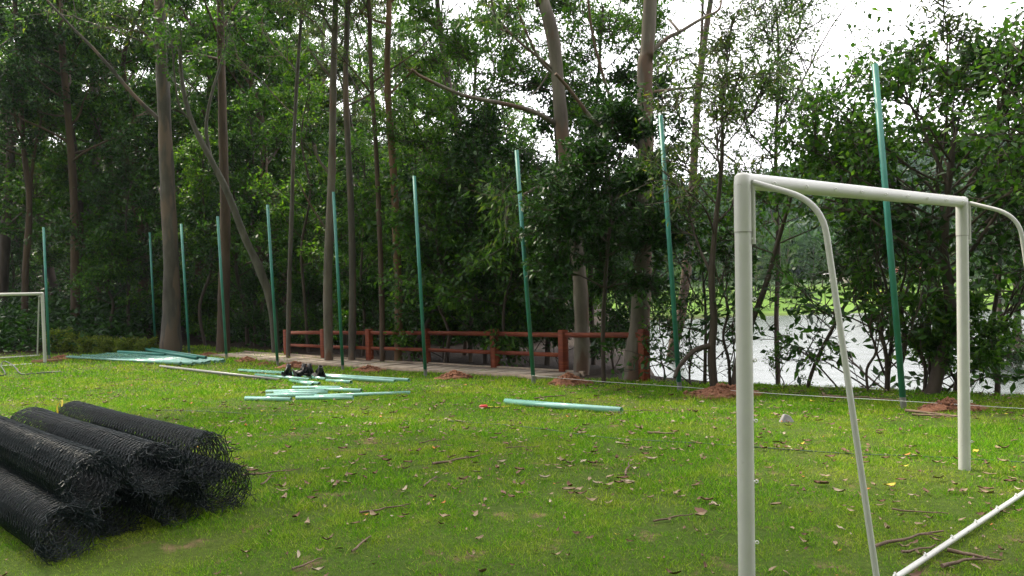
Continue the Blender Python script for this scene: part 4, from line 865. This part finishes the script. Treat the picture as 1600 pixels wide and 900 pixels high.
# rolls of chain link mesh
def roll_mesh(seed, L=2.55, R=.155):
    rng = np.random.default_rng(seed); mb = MB(); layers = [(R, .0235, 12, .0027), (R*.93, .027, 11, .0024), (R*.80, .033, 10, .0024), (R*.55, .045, 8, .0024)]
    ph1, ph2 = rng.random(2)*6
    for li, (r, pitch, ns, wr) in enumerate(layers):
        n = int(L/pitch); k = ns*3
        x0 = (np.arange(n)+.5)*pitch; th = np.arange(k+1)/k*2*math.pi
        alt = np.where(np.arange(n) % 2 == 0, 1., -1.)[:, None]
        zz = np.sin(th*ns+rng.random()*6)[None]*alt
        x = x0[:, None]+zz*pitch*.30+.022*np.sin(th+ph1+x0[:, None]*.7)+.012*np.sin(2*th+ph2)+rng.normal(size=(n, 1))*.0018
        rr = r*(1+.045*np.sin(2*th+ph2+x0[:, None]*.9)+.025*np.sin(3*th[None]+x0[:, None]*2.1+ph1))+alt*.0016*np.cos(th*ns)[None]+.0012*rng.normal(size=(n, k+1))
        fl = np.maximum(0, x0-L+.14)/.14; rr = rr*(1+(.22*fl[:, None])*(rng.random((n, k+1))-.3)); x = x+fl[:, None]*.012*rng.normal(size=(n, k+1))
        lay = np.stack([x, rr*np.cos(th), rr*np.sin(th)], -1)
        A = lay[:, :-1].reshape(-1, 3); B = lay[:, 1:].reshape(-1, 3); segs(mb, A, B, wr, wr, 5 if li == 0 else 3)
    # loose wire ends sticking out of the cut end
    N = 70; a = rng.random(N)*6.28; r = R*np.sqrt(rng.random(N))*1.08; p = np.stack([np.full(N, L-.04)+.05*rng.random(N), r*np.cos(a), r*np.sin(a)], -1)
    for s in range(2):
        q = p+nrmz(np.stack([.35+.5*rng.random(N), np.cos(a)*.6+rng.normal(size=N)*.7, np.sin(a)*.6+rng.normal(size=N)*.7], -1))*.04
        segs(mb, p, q, .0026, .0026, 3); p = q
    a = rng.random(N)*6.28; r = R*np.sqrt(rng.random(N)); p = np.stack([.02*rng.random(N), r*np.cos(a), r*np.sin(a)], -1)
    segs(mb, p, p+nrmz(np.stack([-.6*np.ones(N), rng.normal(size=N)*.7, rng.normal(size=N)*.7], -1))*.03, .0021, .0021, 3)
    return mb
def build_rolls():
    m, n, l, b = newmat('black_green_coated_wire'); b.inputs['Base Color'].default_value = (.010, .017, .018, 1); b.inputs['Roughness'].default_value = .36; b.inputs['Specular IOR Level'].default_value = .34
    c = ramp(n, l, noise(n, l, 6, 3), [(.35, (.002, .006, .007)), (.7, (.005, .014, .015))]); l.new(c, b.inputs['Base Color'])
    meshes = [roll_mesh(s).mesh('mesh_roll', m) for s in (1, 2, 3)]
    ax = nrmz(np.array([.735, -.678, 0])); bx = np.array([-ax[1], ax[0], 0]); E0 = np.array([-2.52, 4.31, 0]); sp = .345; R = .155
    rows = [(0, 0, 0, 'lowest black mesh roll at the near left of the pile'), (1, 0, -.25, 'black mesh roll in the bottom layer under the near top roll'), (2, 0, -.12, 'black mesh roll in the bottom layer under the far top roll'), (3, 0, -.16, 'black mesh roll at the far bottom, its frayed end sticking out right'),
            (.5, 1, -.08, 'black mesh roll in the top layer, nearest of the three'), (1.5, 1, -.04, 'black mesh roll in the middle of the top layer'), (2.5, 1, -.06, 'farthest black mesh roll of the top layer, its left end highest')]
    for i, (k, lay, sh, lb) in enumerate(rows):
        end = E0+bx*k*sp+ax*sh; st = end-ax*2.55; z = R*.96+(lay*math.sqrt(max(.01, (2*R)**2-(sp/2)**2))*.97)
        o = bpy.data.objects.new('mesh_roll', meshes[i % 3]); COL.objects.link(o)
        z0 = g1(st[0], st[1]); z1 = g1(end[0], end[1])
        st = np.array([st[0], st[1], z0+z]); en = np.array([end[0], end[1], z1+z]); v = Vector(en-st)
        q = v.to_track_quat('X', 'Z'); o.rotation_mode = 'QUATERNION'; from mathutils import Quaternion
        o.rotation_quaternion = q @ Quaternion((1, 0, 0), i*1.3); o.location = st
        tag(o, lb, 'mesh roll', 'pile of black chain link mesh rolls')
    ym = plain('yellow_tape', (.75, .55, .02), .5); mb = MB(); rng = np.random.default_rng(5)
    c = E0+bx*2.0*sp-ax*2.5+np.array([0, 0, .50]); pts = [c+np.array([0, 0, -.14]), c+np.array([.02, 0, -.06]), c+np.array([.0, .03, .0]), c+np.array([.05, .02, .05]), c+np.array([.07, -.02, .0])]
    pts = resample(pts, 10); V = []
    for p in pts: V += [p+np.array([.007, .0, .004]), p-np.array([.007, .0, .004])]
    mb.add(V, [(2*i, 2*i+1, 2*i+3, 2*i+2) for i in range(9)]); o = mb.obj('yellow_tape', ym, org=c, loc=c); tag(o, 'scrap of yellow tape tied between the two far top mesh rolls', 'tape')
build_rolls()

# string line, wires
def wire(name, label, cat, pxs, r, mat, lift=.01, world=None):
    pts = [RG(*p)+np.array([0, 0, lift]) for p in pxs] if world is None else world
    q = resample(pts, 6*len(pts))
    if world is None: q[:, 2] = np.maximum(q[:, 2], G(q[:, 0], q[:, 1])+r)
    mb = MB(); tube(mb, q, r, 6); o = mb.obj(name, mat, org=q[0], loc=q[0]); tag(o, label, cat)
M_STR = plain('white_string', (.72, .72, .70), .7, 0, .05); M_WIRE = plain('green_wire', (.05, .085, .065), .5); M_CABLE = plain('dark_cable', (.03, .04, .035), .5)
def build_lines():
    b3, b2, b1 = PBASE[7], PBASE[8], PBASE[9]; up = lambda p, h: p+np.array([-.03, -.05, h])
    R_ = P(1640, 641, 8.0)
    wire('string_line', 'taut white string strung low along the three nearest green poles', 'string', None, .0028, M_STR, world=[up(b3, .15), (up(b3, .15)+up(b2, .08))/2-np.array([0, 0, .01]), up(b2, .08), (up(b2, .08)+up(b1, .10))/2-np.array([0, 0, .01]), up(b1, .10), R_])
    wire('string_line', 'white string lying on the grass left of the left goal plank', 'string', [(-20, 575), (10, 572), (30, 570.5), (49, 569)], .012, M_STR)
    wire('wire', 'thin green wire lying across the middle of the lawn', 'wire', [(240, 641), (330, 644), (430, 649), (545, 651), (690, 658), (820, 668), (950, 685), (1080, 693), (1180, 700), (1260, 706), (1340, 711), (1450, 715), (1620, 725)], .004, M_WIRE, .006)
    b = RG(20, 588); a = RG(85, 582)
    wire('cable', 'dark cable loops lying on the grass in front of the left goal', 'cable', None, .014, M_CABLE, world=[RG(-10, 589)+[0, 0, .02], RG(8, 586)+[0, 0, .02], RG(2, 578)+[0, 0, .12], RG(8, 574)+[0, 0, .16], RG(22, 578)+[0, 0, .10], RG(33, 586)+[0, 0, .03], RG(52, 585)+[0, 0, .02], RG(75, 583)+[0, 0, .02], RG(96, 582)+[0, 0, .02]])
build_lines()

# stones, tool, sticks, leaves
def build_small():
    rng = np.random.default_rng(21)
    p = RG(1228, 659); st = plain('pale_grey_stone', (.23, .225, .22), .85, 0, .3, 9, .6); mb = MB()
    V = np.array([[-.10, -.05, 0], [.09, -.07, 0], [.13, .05, 0], [-.07, .08, 0], [-.02, -.03, .11], [.05, -.03, .075], [.07, .03, .05], [-.03, .04, .09]])*.85; V[:4, 2] -= .02
    mb.add(V, [(0, 1, 5, 4), (1, 2, 6, 5), (2, 3, 7, 6), (3, 0, 4, 7), (4, 5, 6, 7)]); o = mb.obj('stone', st, smooth=False, loc=p); tag(o, 'angular pale grey stone lying alone on the grass inside the near goal', 'stone')
    bv = o.modifiers.new('bevel', 'BEVEL'); bv.width = .012; bv.segments = 2
    p = RG(668, 571); mb = MB(); mb.add(V*.7, [(0, 1, 5, 4), (1, 2, 6, 5), (2, 3, 7, 6), (3, 0, 4, 7), (4, 5, 6, 7)]); o = mb.obj('stone', st, smooth=False, loc=RG(659, 570)); tag(o, 'small grey stone on the path by the middle fence post', 'stone')
    # red handled tool
    a, b = RG(749, 639), RG(762, 638.5); t = thing('hand_tool', 'small red handled tool with yellow cord on the grass left of the pipe pair', 'tool', tuple(a))
    v = b-a; mb = MB(); q = [a+v*f+np.array([0, 0, .025]) for f in (0, .2, .5, .85, 1)]; tube(mb, q, [.016, .027, .024, .028, .014], 12); mb.obj('handle', plain('red_plastic', (.52, .03, .02), .4), t, org=a)
    c = RG(795, 636.5); mb = MB(); tube(mb, resample([b+np.array([0, 0, .02]), (b+c)/2+np.array([0, .02, .012]), c+np.array([0, 0, .012])], 8), .007, 6); mb.obj('cord', plain('yellow_cord', (.6, .5, .05), .5), t, org=a)
    # sticks
    sk = barkmat('fallen_stick', [(.3, (.07, .045, .03)), (.6, (.18, .12, .08)), (.8, (.30, .22, .16))], 9, .6, (1, 1, 1))
    S = [((562, 807), (642, 793), 4, 'brown stick lying left of the lawn centre'), ((676, 731), (750, 717), 4.5, 'brown stick with a bent twig near the lawn middle'), ((662, 765), (684, 748), 3, 'short forked twig below the bent brown stick'), ((1021, 820), (1083, 808), 3.5, 'straight brown stick left of the near goal post'),
         ((1394, 802), (1482, 808), 3, 'thin dark stick inside the near goal right of the stay'), ((1367, 861), (1474, 837), 6, 'thick curved grey stick crossing behind the goal stay foot'), ((1409, 871), (1462, 860), 5, 'short grey stick beside the goal ground bar'), ((1012, 680), (1054, 682), 4, 'reddish strip of bark on the lawn left of the goal'),
         ((978, 748), (983, 727), 4, 'upright sliver of tan bark left of the near goal'), ((550, 868), (580, 842), 4, 'tan forked bark strip in the foreground'), ((457, 897), (503, 880), 4, 'dark stick at the bottom edge of the lawn'), ((1415, 646), (1500, 656), 5, 'brown dry palm frond stem right of the rightmost pole foot'),
         ((1425, 652), (1494, 655), 4, 'second dry brown stem right of the rightmost pole foot'), ((1285, 621), (1415, 630), 4, 'long dark branch on the grass left of the rightmost pole'), ((970, 645), (1030, 644), 2, 'thin twig right of the pipe pair'), ((835, 625), (885, 620), 2.5, 'thin brown twig beyond the pipe pair'),
         ((378, 747), (470, 738), 3, 'thin brown stick right of the mesh rolls'), ((408, 762), (428, 745), 3, 'short dark twig right of the mesh rolls'), ((1480, 868), (1565, 884), 7, 'reddish brown bark strip by the right bottom corner'), ((1472, 893), (1545, 880), 7, 'curled brown bark strip at the right bottom corner'), ((945, 640), (958, 652), 2, 'tiny twig at the end of the pipe pair'), ((790, 703), (842, 702), 2, 'dark thin stick above the bare patch'), ((655, 695), (700, 690), 2, 'thin twig left of the lawn middle')]
    for a, b, wpx, lb in S:
        A, B = RG(*a), RG(*b); d = float((A-CAM0)@_F); r = wpx*d/FPX/2; n = 7; f = np.linspace(0, 1, n)[:, None]
        q = A*(1-f)+B*f; L = np.linalg.norm(B-A); q[1:-1] += rng.normal(size=(n-2, 3))*L*np.array([.02, .02, .008]); q[:, 2] = G(q[:, 0], q[:, 1])+r*.8+.012+.01*rng.random(n)
        mb = MB(); tube(mb, q, np.linspace(r, r*.45, n), 7, True, wob=.3, rng=rng)
        if L > .3:
            c = q[4]; e = c+(B-A)*.22+np.cross(nrmz(B-A), [0, 0, 1.])*L*.14*rng.choice([-1, 1]); e[2] = g1(e[0], e[1])+.012; tube(mb, [c, (c+e)/2+[0, 0, .01], e], [r*.5, r*.35, r*.2], 5)
        o = mb.obj('stick', sk, org=A, loc=A); tag(o, lb, 'stick')
    # fallen leaves
    cols = {'tan': ((.24, .175, .10), 'pale tan curled dry leaf on the lawn'), 'brown': ((.13, .065, .035), 'dark brown curled dry leaf on the lawn'), 'pale': ((.35, .29, .20), 'bleached almost white dry leaf on the lawn'), 'orange': ((.50, .19, .04), 'bright orange fallen leaf on the lawn'), 'yellow': ((.62, .48, .06), 'yellow fallen leaf on the lawn')}
    mats = {}
    for k, (c, lb) in cols.items(): mats[k] = plain('dry_leaf_'+k, c, .75, 0, .3, 30, .3)
    def leafV(rng, L, W, curl, cup):
        n = 5; V = []
        for i in range(n):
            f = i/(n-1); ww = W*math.sin(math.pi*(.08+.84*f))*.5; zc = curl*L*(f-.5)**2*4*.3; tw = rng.normal()*.25
            for s in (-1, 0, 1): V.append([L*(f-.5), s*ww+.12*L*math.sin(f*2.2), zc+abs(s)*cup*W+s*tw*ww+.004])
        Q = [(3*i+j, 3*i+j+1, 3*i+4+j, 3*i+3+j) for i in range(n-1) for j in range(2)]; return np.array(V), Q
    vars_ = {k: [] for k in cols}
    for k in cols:
        for j in range(4):
            V, Q = leafV(rng, .105, .034, rng.random()*.9, .12+.3*rng.random()); mb = MB(); mb.add(V, Q); vars_[k].append(mb.mesh('fallen_leaf', mats[k]))
    kinds = list(cols); pr = [.44, .44, .09, .02, .01]; cand = []
    while len(cand) < 6500:
        d = 3.0+ (25-3.0)*rng.random()**.72; x = (rng.random()*2-1)*.70*d; keep = .25+.75*vnoise(x, d, 1.4, 31) if d > 4 else .6
        if rng.random() < keep and lawn_mask(x, d) > .5 and not (d < 6.6 and x < -1.6 and abs((x+2.47)*.678+(d-4.27)*.735-.5) < .75): cand.append((d, x))
    cand.sort(); st = {k: MB() for k in cols}
    for i, (d, x) in enumerate(cand):
        k = kinds[int(rng.choice(5, p=pr if d < 8 else [.50, .33, .145, .02, .005]))]; s = .20+.56*rng.random()**2.6; a = rng.random()*6.28; z = g1(x, d)+.014
        if i < 290:
            o = bpy.data.objects.new('fallen_leaf', vars_[k][int(rng.integers(4))]); COL.objects.link(o); o.location = (x, d, z); o.scale = (s, s, s); o.rotation_euler = (rng.normal()*.25, rng.normal()*.2, a)
            tag(o, cols[k][1], 'leaf', {'tan': 'pale tan leaves fallen on the lawn', 'brown': 'dark brown leaves fallen on the lawn', 'pale': 'bleached leaves fallen on the lawn', 'orange': 'orange leaves fallen on the lawn', 'yellow': 'yellow leaves fallen on the lawn'}[k])
        else:
            V, Q = leafV(rng, .115*s*1.15, .040*s*1.15, rng.random()*.8, .12+.3*rng.random()); ca, sa = math.cos(a), math.sin(a); V = np.stack([V[:, 0]*ca-V[:, 1]*sa+x, V[:, 0]*sa+V[:, 1]*ca+d, V[:, 2]+z+.004], 1); st[k].add(V, Q)
    for k in cols:
        o = st[k].obj('leaf_litter', mats[k]); o['kind'] = 'stuff'; o['label'] = f'{k} dry leaves scattered over the farther lawn'
build_small()

# far bank: road wall, low house, parasol, yellow boats, hedges
def build_far_bank():
    def gp(px, d): x = (px-800)/FPX*d; return np.array([x, d, g1(x, d)])
    cm = plain('pale_concrete', (.42, .39, .36), .9, 0, .15, .6, 0); rd = plain('red_earth_wall', (.36, .16, .09), .9, 0, .25, .5, 0)
    a, b = P(1300, 441, 112), P(1460, 425, 116); mb = MB(); v = (b-a)/2; n_ = nrmz(np.cross([0, 0, 1.], v)); zb = g1(a[0], a[1])
    box(mb, (a+b)/2, v, n_*.6, (0, 0, .45)); box(mb, (a+b)/2-np.array([0, 0, 2.0]), v*.98, n_*.45, (0, 0, 1.55)); o = mb.obj('road_wall', cm, smooth=False, org=a, loc=a); tag(o, 'pale sloping road parapet above the far bank of the lake', 'wall')
    c = gp(1405, 119); t = thing('low_house', 'low red brown building behind the sloping parapet on the far bank', 'building', tuple(c)); H = P(1405, 426, 119)[2]-c[2]
    mb = MB(); box(mb, (0, 0, H/2), (3.6, 0, 0), (0, 2, 0), (0, 0, H/2)); mb.obj('wall', rd, t, smooth=False)
    mb = MB(); mb.add([(-4, -2.5, H), (4, -2.5, H), (4, 2.5, H), (-4, 2.5, H), (-3.4, 0, H+1.1), (3.4, 0, H+1.1)], [(0, 1, 5, 4), (2, 3, 4, 5), (0, 3, 2, 1)], [(1, 2, 5), (3, 0, 4)]); mb.obj('roof', plain('red_roof', (.30, .12, .08), .8), t, smooth=False)
    for i in range(3):
        mb = MB(); box(mb, (-2.2+2.2*i, -2.01, H-1.1), (.5, 0, 0), (0, .03, 0), (0, 0, .5)); mb.obj('window', M_BLACK, t, smooth=False)
    c = gp(1352, 101); t = thing('garden_hut', 'small dark hut behind hedges on the far bank of the lake', 'hut', tuple(c))
    mb = MB(); box(mb, (0, 0, 1), (2.2, 0, 0), (0, 1.5, 0), (0, 0, 1)); mb.obj('wall', plain('grey_plaster', (.30, .27, .25), .9), t, smooth=False)
    mb = MB(); mb.add([(-2.6, -2, 2), (2.6, -2, 2), (2.6, 2, 2), (-2.6, 2, 2), (-2, 0, 3), (2, 0, 3)], [(0, 1, 5, 4), (2, 3, 4, 5), (0, 3, 2, 1)], [(1, 2, 5), (3, 0, 4)]); mb.obj('roof', plain('dark_roof', (.07, .06, .055), .8), t, smooth=False)
    mb = MB(); box(mb, (.2, -1.51, .9), (.5, 0, 0), (0, .03, 0), (0, 0, .85)); mb.obj('door', M_BLACK, t, smooth=False)
    c = gp(1298, 95); t = thing('parasol', 'open white parasol on the far bank of the lake', 'parasol', tuple(c)); mb = MB(); tube(mb, [(0, 0, 0), (0, 0, 2.5)], .04, 8); mb.obj('pole', M_ZINC, t)
    mb = MB(); n = 8; V = [(0, 0, 2.7)]+[(1.5*math.cos(k*math.pi/4), 1.5*math.sin(k*math.pi/4), 2.15) for k in range(n)]; mb.add(V, None, [(0, 1+k, 1+(k+1) % n) for k in range(n)]); mb.obj('canopy', M_CLIP, t, smooth=False)
    yb = plain('yellow_paint', (.80, .60, .02), .5)
    for px, d, yaw, lb in ((1349, 91, .05, 'left one of two small yellow boats on the grassy far bank'), (1368, 92.5, .22, 'right one of two small yellow boats on the grassy far bank')):
        c = gp(px, d); o = thing('boat', lb, 'boat', tuple(c), 'yellow boats on the far bank'); o.rotation_euler = (0, 0, yaw); mb = MB(); L, W, Hh = .95, .38, .40
        st_ = [(-1, .55), (-.6, .95), (0, 1), (.6, .9), (1, .1)]; V = []
        for f, w_ in st_: V += [(f*L, -W*w_*.6, .05), (f*L, -W*w_, Hh), (f*L, -W*w_*.8, Hh), (f*L, 0, .16), (f*L, W*w_*.8, Hh), (f*L, W*w_, Hh), (f*L, W*w_*.6, .05)]
        mb.add(V, [(7*i+j, 7*i+7+j, 7*i+8+j, 7*i+1+j) for i in range(4) for j in range(6)]+[(0, 1, 2, 3), (3, 4, 5, 6)], [(0, 3, 6)]); mb.obj('hull', yb, o, smooth=False)
        mb = MB(); box(mb, (-.1, 0, .30), (.12, 0, 0), (0, W*.78, 0), (0, 0, .02)); mb.obj('seat', yb, o, smooth=False)
    rng = np.random.default_rng(8)
    for px, d, w_, hh, lb in ((1352, 98, 1.6, .95, 'clipped yellow green hedge before the dark hut'), (1382, 99, 1.7, 1.4, 'taller clipped hedge right of the dark hut'), (1240, 93, 1.4, .8, 'round dark green hedge at the left of the far lawn')):
        c = gp(px, d); N = 900; u = rng.random((N, 3))*2-1; k = rng.integers(3, size=N); u[np.arange(N), k] = np.sign(u[np.arange(N), k]); p = u*np.array([w_, .7, hh/2])+np.array([0, 0, hh/2]); mb = MB(); leaves(mb, p, u+rng.normal(size=(N, 3))*.5, .28, .18, rng)
        o = thing('hedge', lb, 'hedge', tuple(c)); mb.obj('foliage', LF['yellow' if 'yellow' in lb else 'bright'], o, smooth=False)
build_far_bank()

# ------------------------------------------------------------------ haze
def build_haze():
    m = bpy.data.materials.new('haze_air'); m.use_nodes = True; n = m.node_tree.nodes; n.clear()
    v = n.new('ShaderNodeVolumePrincipled'); v.inputs['Color'].default_value = (.72, .85, 1, 1); v.inputs['Density'].default_value = .0002; v.inputs['Anisotropy'].default_value = .2
    o = n.new('ShaderNodeOutputMaterial'); m.node_tree.links.new(v.outputs[0], o.inputs['Volume'])
    mb = MB(); box(mb, (0, 420, 40), (460, 0, 0), (0, 520, 0), (0, 0, 55)); h = mb.obj('haze', m, smooth=False); h['kind'] = 'stuff'
build_haze()

for _o in COL.objects:
    _l = _o.get('label')
    if _l and len(_l.replace(',', ' ').split()) > 16: print('LONG', len(_l.split()), _l)
